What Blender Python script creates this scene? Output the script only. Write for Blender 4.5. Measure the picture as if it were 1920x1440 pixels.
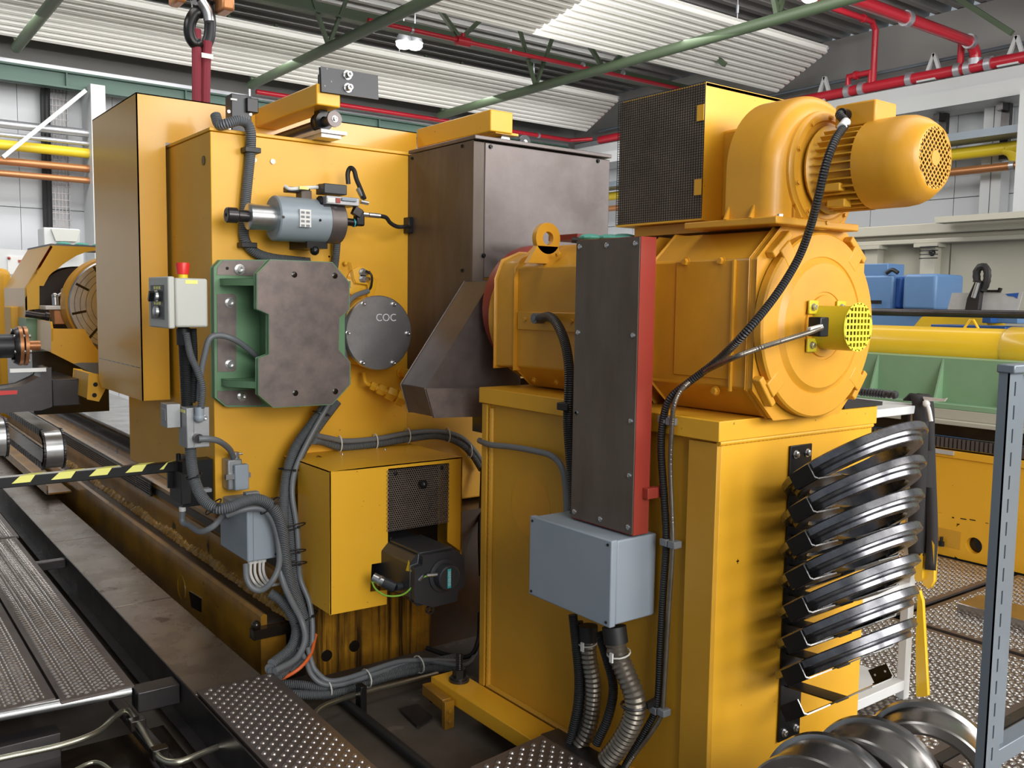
import bpy, bmesh, math, random
from mathutils import Vector, Matrix
random.seed(7)
for _o in list(bpy.data.objects): bpy.data.objects.remove(_o)
SC = bpy.context.scene
COL = SC.collection
# ---------------------------------------------------------------- camera
FPX, YAW, PITCH, ROLL, CAMH = 1715.9, 0.645988704, 8.85441517e-02, -1.47365993e-02, 1.6
_f = Vector((math.sin(YAW)*math.cos(PITCH), math.cos(YAW)*math.cos(PITCH), -math.sin(PITCH)))
_r0 = Vector((math.cos(YAW), -math.sin(YAW), 0)); _d0 = _f.cross(_r0)
CR = _r0*math.cos(ROLL) + _d0*math.sin(ROLL); CD = _d0*math.cos(ROLL) - _r0*math.sin(ROLL); CF = _f
cam_d = bpy.data.cameras.new('camera'); cam = bpy.data.objects.new('camera', cam_d); COL.objects.link(cam)
cam_d.sensor_width = 36; cam_d.lens = FPX/1920*36; cam_d.clip_start = .05; cam_d.clip_end = 200
cam.matrix_world = Matrix(((CR.x, -CD.x, -CF.x, 0), (CR.y, -CD.y, -CF.y, 0), (CR.z, -CD.z, -CF.z, CAMH), (0, 0, 0, 1)))
SC.camera = cam
# ---------------------------------------------------------------- world, lights, exposure
W = bpy.data.worlds.new('hall_daylight'); SC.world = W; W.use_nodes = True
W.node_tree.nodes['Background'].inputs[0].default_value = (0.80, 0.90, 1.0, 1)
W.node_tree.nodes['Background'].inputs[1].default_value = 0.30
def area(name, loc, target, sx, sy, power, col=(1, 1, 1)):
    d = bpy.data.lights.new(name, 'AREA'); d.shape = 'RECTANGLE'; d.size = sx; d.size_y = sy; d.energy = power; d.color = col
    o = bpy.data.objects.new(name, d); COL.objects.link(o); o.location = loc
    o.rotation_euler = (Vector(target)-Vector(loc)).to_track_quat('-Z', 'Y').to_euler(); return o
area('assumed_front_light_right', (6.5, -4.5, 4.4), (2.4, 3.5, 1.6), 5.0, 3.6, 520, (1.0, 0.97, 0.93))  # added key light from behind right; its source is assumed, no gable glazing built
area('assumed_front_light_left', (0.6, -5.5, 3.0), (2.2, 4.0, 1.2), 4.0, 3.6, 390, (1.0, 0.98, 0.94))  # added for front faces the key light misses; gable glazing only assumed
area('roof_uplight_rear', (3.5, -2.5, 3.2), (5.0, 8.0, 5.4), 9.0, 1.6, 120, (1.0, 0.99, 0.96))  # added uplight on the hanging panels, no such glazing in the hall
for _n, _y in (('front', 1.9), ('middle', 6.05), ('far', 10.2)):     # north lights assumed between the hanging panels, added to bring out their ribs
    area('assumed_north_light_'+_n, (4.2, _y+.25, 5.42), (4.2, _y+2.3, 5.0), 13.0, .16, 28 if _n == 'front' else 120 if _n == 'far' else 80, (1.0, 0.99, 0.97))
area('assumed_roof_light_front', (3.5, 1.6, 4.55), (3.5, 2.2, 0), 7.0, 1.1, 62, (1.0, 0.98, 0.95))  # added overhead light, roof light assumed; the deck above is closed
area('assumed_roof_light_middle', (4.5, 7.0, 4.6), (4.5, 7.6, 0), 9.0, 1.2, 150, (1.0, 0.98, 0.95))  # also an added area light under the closed deck, roof light assumed
area('assumed_roof_light_far', (5.0, 11.2, 4.6), (5.0, 12.5, 1), 11.0, 1.2, 230, (1.0, 0.99, 0.97))  # added for the far end, with a roof light assumed there
area('added_right_wall_light', (7.0, 5.5, 4.6), (11, 6, 1.8), 7.0, 1.2, 95, (1.0, 0.99, 0.97))  # added to brighten the right wall; side glazing is only assumed
SC.view_settings.view_transform = 'Standard'; SC.view_settings.look = 'None'
SC.view_settings.gamma = 1; SC.view_settings.use_curve_mapping = False
SC.view_settings.exposure = 0.16
# ---------------------------------------------------------------- helpers
def ray(u, v): return CR*((u-960)/FPX) + CD*((v-720)/FPX) + CF
def PX(u, v, x): d = ray(u, v); p = d*(x/d.x); p.z += CAMH; return p
def PY(u, v, y): d = ray(u, v); p = d*(y/d.y); p.z += CAMH; return p
def PZ(u, v, z): d = ray(u, v); p = d*((z-CAMH)/d.z); p.z += CAMH; return p
def V(*a): return Vector(a)
AX, AY, AZ = V(1, 0, 0), V(0, 1, 0), V(0, 0, 1)
def frame(ax):
    ax = Vector(ax).normalized(); t = AZ if abs(ax.z) < .9 else AX
    a = ax.cross(t).normalized(); return ax, a, ax.cross(a)
def smooth_path(pts, k=6):
    pts = [Vector(p) for p in pts]
    if len(pts) < 3 or k < 2: return pts
    q = [pts[0]*2-pts[1]] + pts + [pts[-1]*2-pts[-2]]; out = []
    for i in range(1, len(q)-2):
        a, b, c, d = q[i-1:i+3]
        for j in range(k):
            t = j/k
            out.append(.5*((2*b)+(c-a)*t+(2*a-5*b+4*c-d)*t*t+(3*b-a-3*c+d)*t**3))
    out.append(pts[-1]); return out
def resample(pts, step):
    out = [pts[0]]; acc = 0
    for a, b in zip(pts, pts[1:]):
        L = (b-a).length
        if L < 1e-9: continue
        t = step-acc
        while t <= L: out.append(a+(b-a)*(t/L)); t += step
        acc = L-(t-step)
    return out
class MB:
    def __init__(s): s.v = []; s.f = []; s.uv = {}
    def add(s, vs, fs, uvs=None):
        n = len(s.v); s.v += [Vector(p) for p in vs]
        for i, f in enumerate(fs):
            if uvs: s.uv[len(s.f)] = uvs[i]
            s.f.append(tuple(n+j for j in f))
        return s
    def obox(s, c, a, b, d):
        c, a, b, d = map(Vector, (c, a, b, d))
        vs = [c+a*i+b*j+d*k for i in (-1, 1) for j in (-1, 1) for k in (-1, 1)]
        fs = [(0, 1, 3, 2), (4, 6, 7, 5), (0, 4, 5, 1), (2, 3, 7, 6), (0, 2, 6, 4), (1, 5, 7, 3)]
        if a.cross(b).dot(d) < 0: fs = [f[::-1] for f in fs]
        return s.add(vs, fs)
    def box(s, x0, x1, y0, y1, z0, z1):
        return s.obox(((x0+x1)/2, (y0+y1)/2, (z0+z1)/2), (abs(x1-x0)/2, 0, 0), (0, abs(y1-y0)/2, 0), (0, 0, abs(z1-z0)/2))
    def bar(s, p, q, w, h, up=AZ):
        p, q = Vector(p), Vector(q); d = (q-p); a = d.normalized(); b = a.cross(Vector(up)).normalized(); c = b.cross(a)
        return s.obox((p+q)/2, d/2, b*w/2, c*h/2)
    def prism(s, pts, vec):
        pts = [Vector(p) for p in pts]; vec = Vector(vec); n = len(pts)
        nr = sum((a.cross(b) for a, b in zip(pts, pts[1:]+pts[:1])), Vector())
        if nr.dot(vec) > 0: pts = pts[::-1]
        fs = [tuple(range(n)), tuple(range(2*n-1, n-1, -1))] + [(i, n+i, n+(i+1) % n, (i+1) % n)[::-1] for i in range(n)]
        return s.add(pts+[p+vec for p in pts], fs)
    def lathe(s, o, ax, prof, n=28, a0=0, a1=2*math.pi):
        o = Vector(o); ax, a, b = frame(ax); full = abs(a1-a0-2*math.pi) < 1e-6; m = n if full else n+1
        vs = [o+ax*t+(a*math.cos(a0+(a1-a0)*k/n)+b*math.sin(a0+(a1-a0)*k/n))*r for t, r in prof for k in range(m)]
        fs = []; 
        for i in range(len(prof)-1):
            for k in range(n):
                k2 = (k+1) % m
                fs.append((i*m+k, i*m+k2, (i+1)*m+k2, (i+1)*m+k)[::-1])
        return s.add(vs, fs)
    def cyl(s, p, q, r, r2=None, n=20):
        p, q = Vector(p), Vector(q); L = (q-p).length; r2 = r if r2 is None else r2
        return s.lathe(p, q-p, [(0, 1e-5), (0, r), (L, r2), (L, 1e-5)], n)
    def ball(s, c, r, n=14, sq=1):
        k = 7; return s.lathe(Vector(c)-AZ*r*sq, AZ, [(r*sq*(1-math.cos(math.pi*i/k)), max(1e-5, r*math.sin(math.pi*i/k))) for i in range(k+1)], n)
    def tube(s, pts, r, n=10, k=6, step=None, corr=0, caps=True):
        pts = smooth_path(pts, k)
        if step: pts = resample(pts, step)
        ax, a, b = frame(pts[1]-pts[0]); L = 0; rows = []; vs = []
        for i, p in enumerate(pts):
            t = (pts[min(i+1, len(pts)-1)]-pts[max(i-1, 0)]).normalized()
            a = (a-t*a.dot(t)).normalized(); b = t.cross(a)
            if i: L += (p-pts[i-1]).length
            rows.append(L); rr = r*(1-(corr if i % 2 else 0))
            vs += [p+(a*math.cos(2*math.pi*j/n)+b*math.sin(2*math.pi*j/n))*rr for j in range(n)]
        fs = []; uv = []
        for i in range(len(pts)-1):
            for j in range(n):
                fs.append((i*n+j, i*n+(j+1) % n, (i+1)*n+(j+1) % n, (i+1)*n+j))
                uv.append(((j/n, rows[i]), ((j+1)/n, rows[i]), ((j+1)/n, rows[i+1]), (j/n, rows[i+1])))
        if caps:
            e = (len(pts)-1)*n
            fs += [tuple(range(n))[::-1], tuple(range(e, e+n))]; uv += [((0, 0),)*n]*2
        return s.add(vs, fs, uv)
    def screw(s, p, ax, r, h):       # socket head with washer
        return s.lathe(p, ax, [(0, r*1.45), (h*.15, r*1.45), (h*.15, r), (h*.9, r), (h, r*.9), (h, r*.52), (h*.5, r*.5), (h*.5, 1e-5)], 14)
    def hexbolt(s, p, ax, r, h):
        s.lathe(p, ax, [(0, r*1.35), (h*.2, r*1.35), (h*.2, 1e-5)], 14)
        return s.lathe(p, ax, [(0, r), (h*.92, r), (h, r*.85), (h, 1e-5)], 6)
    def build(s, name, m, parent=None, bevel=0, seg=2, angle=35, smooth=True):
        o_ = Vector((0, 0, 0))
        if parent is not None:
            p = parent
            while p is not None: o_ += p.location; p = p.parent
        else:
            lo = [min(v[i] for v in s.v) for i in range(3)]; hi = [max(v[i] for v in s.v) for i in range(3)]
            o_ = Vector(((lo[0]+hi[0])/2, (lo[1]+hi[1])/2, lo[2]))
        me = bpy.data.meshes.new(name); me.from_pydata([v-o_ for v in s.v], [], s.f)
        me.materials.append(MAT[m])
        if s.uv:
            ul = me.uv_layers.new(name='length')
            for i, pl in enumerate(me.polygons):
                if i in s.uv:
                    for li, c in zip(pl.loop_indices, s.uv[i]): ul.data[li].uv = c
        if smooth:
            me.polygons.foreach_set('use_smooth', [True]*len(me.polygons)); me.set_sharp_from_angle(angle=math.radians(angle))
        me.update()
        o = bpy.data.objects.new(name, me); COL.objects.link(o)
        if parent is not None: o.parent = parent
        else: o.location = o_
        if bevel:
            b = o.modifiers.new('bevel', 'BEVEL'); b.width = bevel; b.segments = seg; b.limit_method = 'ANGLE'; b.angle_limit = math.radians(40)
        return o
def tag(o, label, cat, group=None, kind=None):
    o['label'] = label; o['category'] = cat
    if group: o['group'] = group
    if kind: o['kind'] = kind
    return o
def thing(name, label, cat, loc, group=None):
    o = bpy.data.objects.new(name, None); COL.objects.link(o); o.location = Vector(loc); o.empty_display_size = .1
    return tag(o, label, cat, group)
def struct(name, mb, m, **k):
    o = mb.build(name, m, **k); o['kind'] = 'structure'; return o
def dup(root, off, label=None):
    r = root.copy(); COL.objects.link(r); r.location = root.location+Vector(off)
    if label: r['label'] = label
    for ch in list(root.children):
        c = ch.copy(); COL.objects.link(c); c.parent = r
        for g in ch.children:
            d = g.copy(); COL.objects.link(d); d.parent = c
    return r
def text_mesh(name, txt, origin, xdir, ydir, size, m, parent, depth=.0006):
    c = bpy.data.curves.new(name, 'FONT'); c.body = txt; c.size = size; c.extrude = depth; c.align_x = 'CENTER'; c.align_y = 'CENTER'
    t = bpy.data.objects.new(name, c); COL.objects.link(t)
    dg = bpy.context.evaluated_depsgraph_get(); me = bpy.data.meshes.new_from_object(t.evaluated_get(dg)); bpy.data.objects.remove(t)
    x = Vector(xdir).normalized(); y = Vector(ydir).normalized(); z = x.cross(y)
    o_ = Vector((0, 0, 0)); p = parent
    while p is not None: o_ += p.location; p = p.parent
    M = Matrix(((x.x, y.x, z.x, 0), (x.y, y.y, z.y, 0), (x.z, y.z, z.z, 0), (0, 0, 0, 1)))
    me.transform(Matrix.Translation(Vector(origin)-o_) @ M); me.materials.clear(); me.materials.append(MAT[m]); me.name = name
    o = bpy.data.objects.new(name, me); COL.objects.link(o); o.parent = parent; return o
# ---------------------------------------------------------------- materials
MAT = {}
def mat(name, col, rough=.5, metal=0., var=.0, vcol=None, vscale=6., stretch=(1, 1, 1), bump=0., bscale=60., coat=0., corr=0., speck=None, rvar=0., emit=0., streak=None):
    m = bpy.data.materials.new(name); m.use_nodes = True; nt = m.node_tree; N = nt.nodes; L = nt.links
    b = N['Principled BSDF']; b.inputs['Roughness'].default_value = rough; b.inputs['Metallic'].default_value = metal
    b.inputs['Coat Weight'].default_value = coat; b.inputs['Coat Roughness'].default_value = .12
    b.inputs['Base Color'].default_value = (*col, 1)
    tc = N.new('ShaderNodeTexCoord'); geo = N.new('ShaderNodeNewGeometry')
    mp = N.new('ShaderNodeMapping'); mp.inputs['Scale'].default_value = stretch; L.new(geo.outputs['Position'], mp.inputs['Vector'])
    src = None
    if var:
        n = N.new('ShaderNodeTexNoise'); n.inputs['Scale'].default_value = vscale; n.inputs['Detail'].default_value = 6; n.inputs['Roughness'].default_value = .62
        L.new(mp.outputs[0], n.inputs['Vector'])
        r = N.new('ShaderNodeValToRGB'); r.color_ramp.elements[0].position = .36; r.color_ramp.elements[1].position = .68
        r.color_ramp.elements[0].color = (0, 0, 0, 1); r.color_ramp.elements[1].color = (var, var, var, 1)
        L.new(n.outputs['Fac'], r.inputs[0])
        mx = N.new('ShaderNodeMix'); mx.data_type = 'RGBA'; mx.inputs['A'].default_value = (*col, 1); mx.inputs['B'].default_value = (*(vcol or tuple(c*.5 for c in col)), 1)
        L.new(r.outputs[0], mx.inputs['Factor']); src = mx.outputs['Result']
        if rvar:
            ma = N.new('ShaderNodeMath'); ma.operation = 'MULTIPLY_ADD'; ma.inputs[1].default_value = rvar; ma.inputs[2].default_value = rough-rvar/2
            L.new(n.outputs['Fac'], ma.inputs[0]); L.new(ma.outputs[0], b.inputs['Roughness'])
    if streak:                                        # vertical oil runs: (colour, amount, scale)
        n = N.new('ShaderNodeTexNoise'); n.inputs['Scale'].default_value = streak[2]; n.inputs['Detail'].default_value = 5; n.inputs['Roughness'].default_value = .7
        m2 = N.new('ShaderNodeMapping'); m2.inputs['Scale'].default_value = (1, 1, .035); L.new(geo.outputs['Position'], m2.inputs['Vector']); L.new(m2.outputs[0], n.inputs['Vector'])
        r = N.new('ShaderNodeValToRGB'); r.color_ramp.elements[0].position = .44; r.color_ramp.elements[1].position = .6
        r.color_ramp.elements[1].color = (streak[1],)*3+(1,); L.new(n.outputs['Fac'], r.inputs[0])
        mx = N.new('ShaderNodeMix'); mx.data_type = 'RGBA'; mx.inputs['B'].default_value = (*streak[0], 1)
        L.new(r.outputs[0], mx.inputs['Factor'])
        if src: L.new(src, mx.inputs['A'])
        else: mx.inputs['A'].default_value = (*col, 1)
        src = mx.outputs['Result']
    if speck:                                         # chips: (colour, threshold, scale)
        n = N.new('ShaderNodeTexNoise'); n.inputs['Scale'].default_value = speck[2]; n.inputs['Detail'].default_value = 3
        L.new(geo.outputs['Position'], n.inputs['Vector'])
        r = N.new('ShaderNodeValToRGB'); r.color_ramp.elements[0].position = speck[1]; r.color_ramp.elements[1].position = speck[1]+.015
        L.new(n.outputs['Fac'], r.inputs[0])
        mx = N.new('ShaderNodeMix'); mx.data_type = 'RGBA'; mx.inputs['B'].default_value = (*speck[0], 1)
        L.new(r.outputs[0], mx.inputs['Factor'])
        if src: L.new(src, mx.inputs['A'])
        else: mx.inputs['A'].default_value = (*col, 1)
        src = mx.outputs['Result']
    if src: L.new(src, b.inputs['Base Color'])
    if bump:
        n = N.new('ShaderNodeTexNoise'); n.inputs['Scale'].default_value = bscale; n.inputs['Detail'].default_value = 4; L.new(mp.outputs[0], n.inputs['Vector'])
        bp = N.new('ShaderNodeBump'); bp.inputs['Strength'].default_value = bump; bp.inputs['Distance'].default_value = .004
        L.new(n.outputs['Fac'], bp.inputs['Height']); L.new(bp.outputs[0], b.inputs['Normal'])
    if corr:                                          # ribs along a hose, pitch in metres
        uvn = N.new('ShaderNodeSeparateXYZ'); L.new(tc.outputs['UV'], uvn.inputs[0])
        ma = N.new('ShaderNodeMath'); ma.operation = 'MULTIPLY'; ma.inputs[1].default_value = 2*math.pi/corr; L.new(uvn.outputs['Y'], ma.inputs[0])
        sn = N.new('ShaderNodeMath'); sn.operation = 'SINE'; L.new(ma.outputs[0], sn.inputs[0])
        bp = N.new('ShaderNodeBump'); bp.inputs['Strength'].default_value = 1.0; bp.inputs['Distance'].default_value = corr*.42
        L.new(sn.outputs[0], bp.inputs['Height']); L.new(bp.outputs[0], b.inputs['Normal'])
    if emit: b.inputs['Emission Color'].default_value = (*col, 1); b.inputs['Emission Strength'].default_value = emit
    MAT[name] = m; return m
YC = (.79, .41, .022)
mat('yellow_paint', YC, .46, 0, .35, (.62, .29, .012), 2.2, coat=.06, speck=((.12, .07, .02), .735, 38), bump=.05, bscale=30)
mat('yellow_gloss', (.78, .40, .02), .32, 0, .3, (.58, .29, .02), 1.6, coat=.35)
mat('yellow_light', (.84, .45, .025), .42, 0, .25, (.75, .38, .02), 3, coat=.1, speck=((.15, .1, .03), .73, 42))
mat('ochre_paint', (.68, .325, .022), .42, 0, .45, (.50, .22, .014), 3.5, coat=.12, bump=.12, bscale=45)
mat('ochre_side', (.64, .33, .025), .42, 0, .45, (.42, .21, .02), 1.7, bump=.1, bscale=40)
mat('oily_yellow', (.40, .19, .012), .3, 0, .9, (.09, .035, .008), 3.6, coat=.4, streak=((.016, .008, .005), .95, 24))
mat('dark_brown', (.06, .028, .010), .35, 0, .8, (.014, .009, .006), 4)  # dark brown with near-black blotches, for the foundation block
mat('stud_steel', (.62, .60, .58), .26, .9)
mat('stud_worn', (.42, .38, .36), .3, .85, .6, (.22, .18, .165), 9)
mat('bed_yellow', (.42, .20, .012), .3, 0, .85, (.15, .07, .010), 4.0, coat=.4, speck=((.03, .02, .01), .68, 9))
mat('chip_crust', (.55, .30, .04), .25, .3, .8, (.18, .10, .03), 40, bump=1, bscale=120)
mat('brown_steel', (.115, .095, .09), .42, .55, .75, (.22, .195, .195), 3.2, rvar=.25, bump=.05, bscale=220)
mat('brown_machined', (.15, .125, .12), .45, .5, .8, (.25, .20, .18), 11, rvar=.2)
mat('brown_panel', (.10, .074, .058), .5, .2, .7, (.155, .125, .105), 9, stretch=(1, 1, .25), bump=.08, bscale=120)
mat('brushed_steel', (.50, .50, .51), .34, .9, .7, (.26, .255, .26), 8, rvar=.3)
mat('turned_steel', (.42, .41, .40), .24, .95, .6, (.22, .2, .19), 6, rvar=.25)
mat('dark_turned', (.15, .15, .165), .27, .9, .8, (.30, .30, .32), 14, rvar=.25)
mat('oily_steel', (.30, .26, .22), .27, .75, .85, (.17, .125, .085), 3.2, rvar=.25, speck=((.09, .045, .02), .64, 6))
mat('dark_steel', (.075, .07, .072), .3, .7, .6, (.035, .03, .03), 5, rvar=.2)
mat('tread_steel', (.20, .168, .16), .36, .7, .6, (.11, .085, .075), 2.5, rvar=.2)
mat('zinc', (.55, .56, .57), .3, .9, .4, (.36, .36, .36), 20)
mat('zinc_pipe', (.46, .45, .36), .28, .9, .5, (.26, .24, .18), 12)
mat('black_steel', (.012, .012, .013), .32, .3)
mat('black_rubber', (.014, .014, .015), .5)
mat('oil_recess_black', (.009, .007, .006), .16, .0, .6, (.03, .02, .012), 4)  # for oily parts, and for the painted dark of holes and recesses
mat('grey_hose', (.165, .18, .195), .42, 0, .2, (.11, .115, .12), 5, corr=.0085)
mat('grey_cable', (.15, .162, .175), .42)
mat('black_hose', (.03, .032, .035), .36, corr=.008)
mat('steel_hose', (.25, .225, .19), .34, .75, .6, (.10, .085, .065), 14)
mat('tie_black', (.01, .01, .01), .4)
mat('tie_white', (.65, .65, .6), .5)
mat('enclosure_grey', (.27, .32, .375), .45, 0, .4, (.34, .375, .41), 3.5)
mat('enclosure_dark', (.185, .20, .215), .5)
mat('enclosure_beige', (.53, .54, .50), .45)
mat('cast_alu', (.36, .37, .385), .4, .6, .4, (.28, .28, .28), 20)
mat('cyl_grey', (.30, .355, .40), .36, .1, .35, (.24, .27, .29), 6)
mat('servo_black', (.030, .032, .037), .40, .15, .4, (.045, .047, .052), 6)
mat('green_paint', (.135, .27, .145), .4, 0, .4, (.10, .20, .11), 6)
mat('green_pale', (.22, .37, .22), .42, 0, .4, (.16, .28, .17), 3)
mat('green_steel', (.075, .11, .06), .5, 0, .4, (.07, .10, .06), 2)
mat('green_beam', (.075, .14, .11), .5)
mat('red_paint', (.34, .035, .025), .42, 0, .5, (.26, .05, .025), 5)
mat('red_pipe', (.52, .018, .035), .3, coat=.3)
mat('red_stop', (.75, .03, .025), .35)
mat('stop_yellow', (.85, .62, .02), .4)
mat('tape_yellow', (.88, .86, .22), .45)
mat('wire_green', (.22, .48, .05), .4)
mat('grille_lime', (.80, .70, .05), .4)
mat('lime_yellow', (.60, .50, .02), .38, 0, .3, (.50, .40, .02), 8)
mat('tube_yellow', (.85, .53, .025), .3, 0, .4, (.76, .48, .03), 3, coat=.4)
mat('pipe_yellow', (.80, .60, .03), .35)
mat('copper', (.50, .22, .09), .35, .5)
mat('silver_pipe', (.55, .56, .6), .35, .7)
mat('white_paint', (.60, .615, .62), .45, 0, .3, (.60, .62, .62), 4)
mat('wall_white', (.62, .64, .67), .6, 0, .3, (.54, .56, .59), .8)
mat('beige_paint', (.42, .40, .33), .5, 0, .3, (.45, .43, .36), 1.5)
mat('beige_wall', (.36, .345, .28), .6, 0, .3, (.31, .30, .24), 1)
mat('roof_deck', (.30, .295, .285), .45, .2)
mat('ceiling_panel', (.80, .79, .75), .5)
mat('shelf_grey', (.20, .235, .275), .38, .3, .3, (.15, .18, .2), 5)
mat('blue_paint', (.11, .22, .42), .42, 0, .3, (.09, .18, .36), 4)
mat('blue_dark', (.02, .09, .33), .4)
mat('concrete', (.10, .085, .07), .5, 0, .85, (.045, .035, .028), 2.6, bump=.1, bscale=20, speck=((.13, .11, .09), .66, 5))
mat('cloth_black', (.018, .016, .017), .8)
mat('sling_red', (.20, .02, .035), .8)
mat('teal_label', (.03, .38, .42), .4)
mat('white_mark', (.60, .60, .60), .6)
mat('label_white', (.7, .7, .68), .45)
mat('turquoise_cloth', (.12, .42, .34), .8)
mat('orange_cable', (.75, .14, .03), .4)
mat('rack_steel', (.22, .20, .20), .35, .8)
mat('grille_back', (.22, .165, .12), .7, 0, .7, (.36, .28, .19), 9)
mat('perforated_brown', (.13, .108, .095), .5, .3, .6, (.20, .17, .14), 14)
mat('lamp_glass', (1, .97, .9), .4, emit=9)
mat('screw_zinc', (.6, .6, .6), .25, .95)
mat('aluminium', (.66, .65, .64), .4, .45, .5, (.5, .5, .5), 9)
# ---------------------------------------------------------------- structure: floor, walls, roof
struct('floor', MB().box(-6, 13, -7, 15, -.5, -.2), 'concrete')
XC = 1.14
def far_wall():
    m = MB(); x = -5.0
    while x < 12:
        for z0, z1 in ((0, 2.78), (2.79, 4.42)): m.box(x+.006, x+.6, 14.0, 14.08, z0, z1)
        x += .6
    m.box(-5, 12.2, 14.07, 14.2, -.2, 4.42); return m
struct('wall_far', far_wall(), 'wall_white')
m = MB(); m.box(-6, 12.2, 13.98, 14.2, 4.43, 5.49)
struct('wall_far_upper', m, 'roof_deck')
m = MB(); y = -6.9
while y < 13.9:
    m.box(12, 12.08, y, y+1.19, -.2, 3.055); m.box(12, 12.08, y, y+1.19, 3.065, 4.72); y += 1.2
m.box(12.07, 12.2, -7, 14, -.2, 4.72)
struct('wall_right', m, 'wall_white')
struct('wall_right_upper', MB().box(11.98, 12.2, -6, 14, 4.73, 5.49), 'roof_deck')
m = MB()                                              # trapezoid roof deck with ribs along the hall
pts = []; y = -6.0
while y < 14.0: pts += [(y, 5.50), (y+.09, 5.50), (y+.12, 5.62), (y+.27, 5.62)]; y += .3
prof = [V(-6, a, b) for a, b in pts]+[V(-6, 14.1, 5.62), V(-6, 14.1, 5.70), V(-6, -6, 5.70)]
m.prism(prof, (18.2, 0, 0)); struct('ceiling', m, 'roof_deck', smooth=False)
# ceiling radiant panels: tilted corrugated sheets
pA1, pA2 = PX(1160, 182, 11.2), PX(1097, 242, 11.2)
pB1, pB2 = PX(1553, 88, 11.2), PX(1453, 168, 11.2)
def hung_panel(p1, p2, label, x0=-3.6, nrib=10):
    d = (p2-p1)/nrib; n = V(0, -d.z, d.y).normalized()*-1
    if n.z > 0: n = -n
    t = thing('ceiling_panel', label, 'ceiling panel', p1, 'hanging corrugated panels')
    pts = []
    for i in range(nrib):
        b = p1+d*i; h = n*.062
        pts += [b, b+d*.30, b+d*.40+h, b+d*.86+h]
    pts.append(p1+d*nrib)
    up = [q-n*.02 for q in pts[::-1]]
    m = MB(); m.prism([V(x0, q.y, q.z) for q in pts+up], (p1.x-x0, 0, 0)); m.build('corrugated_sheet', 'ceiling_panel', t, smooth=False)
    m = MB(); m.bar(p1+V(.03, 0, 0), p2+V(.03, 0, 0), .05, .05); m.build('end_trim', 'silver_pipe', t)
    for x in (x0+1.5, x0+4.5, x0+7.5, x0+10.5, x0+13):
        if x > p1.x-.4: continue
        m = MB(); m.cyl(V(x, p1.y+.1, p1.z), V(x, p1.y+.1, 5.5), .008, n=6); m.cyl(V(x, p1.y+.1, p1.z+.12), V(x, p1.y+.1, p1.z+.22), .02, n=6); m.build('hanger', 'silver_pipe', t)
    return t
hung_panel(pA1, pA2, 'white corrugated ceiling panel, the farther one above the yellow guard')
hung_panel(pB1, pB2, 'white corrugated ceiling panel, the nearer one above the blower')
# green roof steel
def truss(name, y, z, label):
    t = thing(name, label, 'roof truss', (4, y, z))
    m = MB(); m.box(-4, 11.9, y-.07, y+.07, z-.012, z+.012); m.box(-4, 11.9, y-.008, y+.008, z, z+.13); m.build('bottom_chord', 'green_steel', t)
    m = MB(); m.box(-4, 11.9, y-.06, y+.06, 5.4, 5.5); m.build('top_chord', 'green_steel', t)
    x = -3.5; i = 0
    while x < 11:
        for dx in (-.9, .9):
            m = MB(); m.bar(V(x, y, z+.06), V(x+dx*.45, y, 5.45), .06, .05); m.build('diagonal', 'green_steel', t)
        x += 2.6
    return t
truss('roof_truss', 10.4, 5.0, 'dark green roof truss running along the hall with a red pipe beside it')
truss('roof_truss', 14.0-.35, 4.98, 'dark green roof truss close to the far wall')
for (u, v), lab in (((823, 217), 'green tubular roof beam crossing above the brown cover'), ((640, 78), 'green tubular roof beam crossing above the dark bolted plate'), ((100, 3), 'green tubular roof beam in the top left corner')):
    p = PZ(u, v, 4.62); m = MB(); m.cyl(V(p.x, 2.0, p.z), V(p.x, 12.9, p.z), .062, n=12)
    t = thing('roof_beam', lab, 'roof beam', (p.x, 13, p.z), 'green tubes across the hall'); m.build('tube', 'green_steel', t)
    for y in (10.4, 6.3, 12.8):
        for dx in (-.35, .35):
            m = MB(); m.bar(V(p.x, y, p.z+.03), V(p.x+dx, y, 5.5), .05, .04); m.build('strut', 'green_steel', t)
# second rank of crossing bars near the right wall
for x0, yy in ((9.6, 8.2), (11.0, 5.2)):
    m = MB(); m.bar(V(x0, yy, 4.75), V(x0, yy+.9, 5.5), .06, .06)
    tag(m.build('roof_brace', 'green_steel'), 'green diagonal brace under the dark roof deck at right', 'brace', 'diagonal roof braces')
# crane runway at the far wall
pt, pb = PY(0, 117, 13.5), PY(0, 150, 13.5)
t = thing('crane_runway', 'long green crane runway beam in front of the far white wall', 'runway beam', (3, 13.5, pb.z))
m = MB(); m.box(-4, 11.4, 13.42, 13.58, pt.z-.02, pt.z+.005); m.box(-4, 11.4, 13.42, 13.58, pb.z, pb.z+.025); m.box(-4, 11.4, 13.49, 13.51, pb.z, pt.z)
x = -3.5
while x < 11.3: m.box(x, x+.02, 13.43, 13.5, pb.z, pt.z); x += 1.55
m.build('beam', 'green_beam', t)
m = MB(); m.box(-4, 11.4, 13.46, 13.54, pt.z+.005, pt.z+.06); m.build('rail', 'silver_pipe', t)
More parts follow.
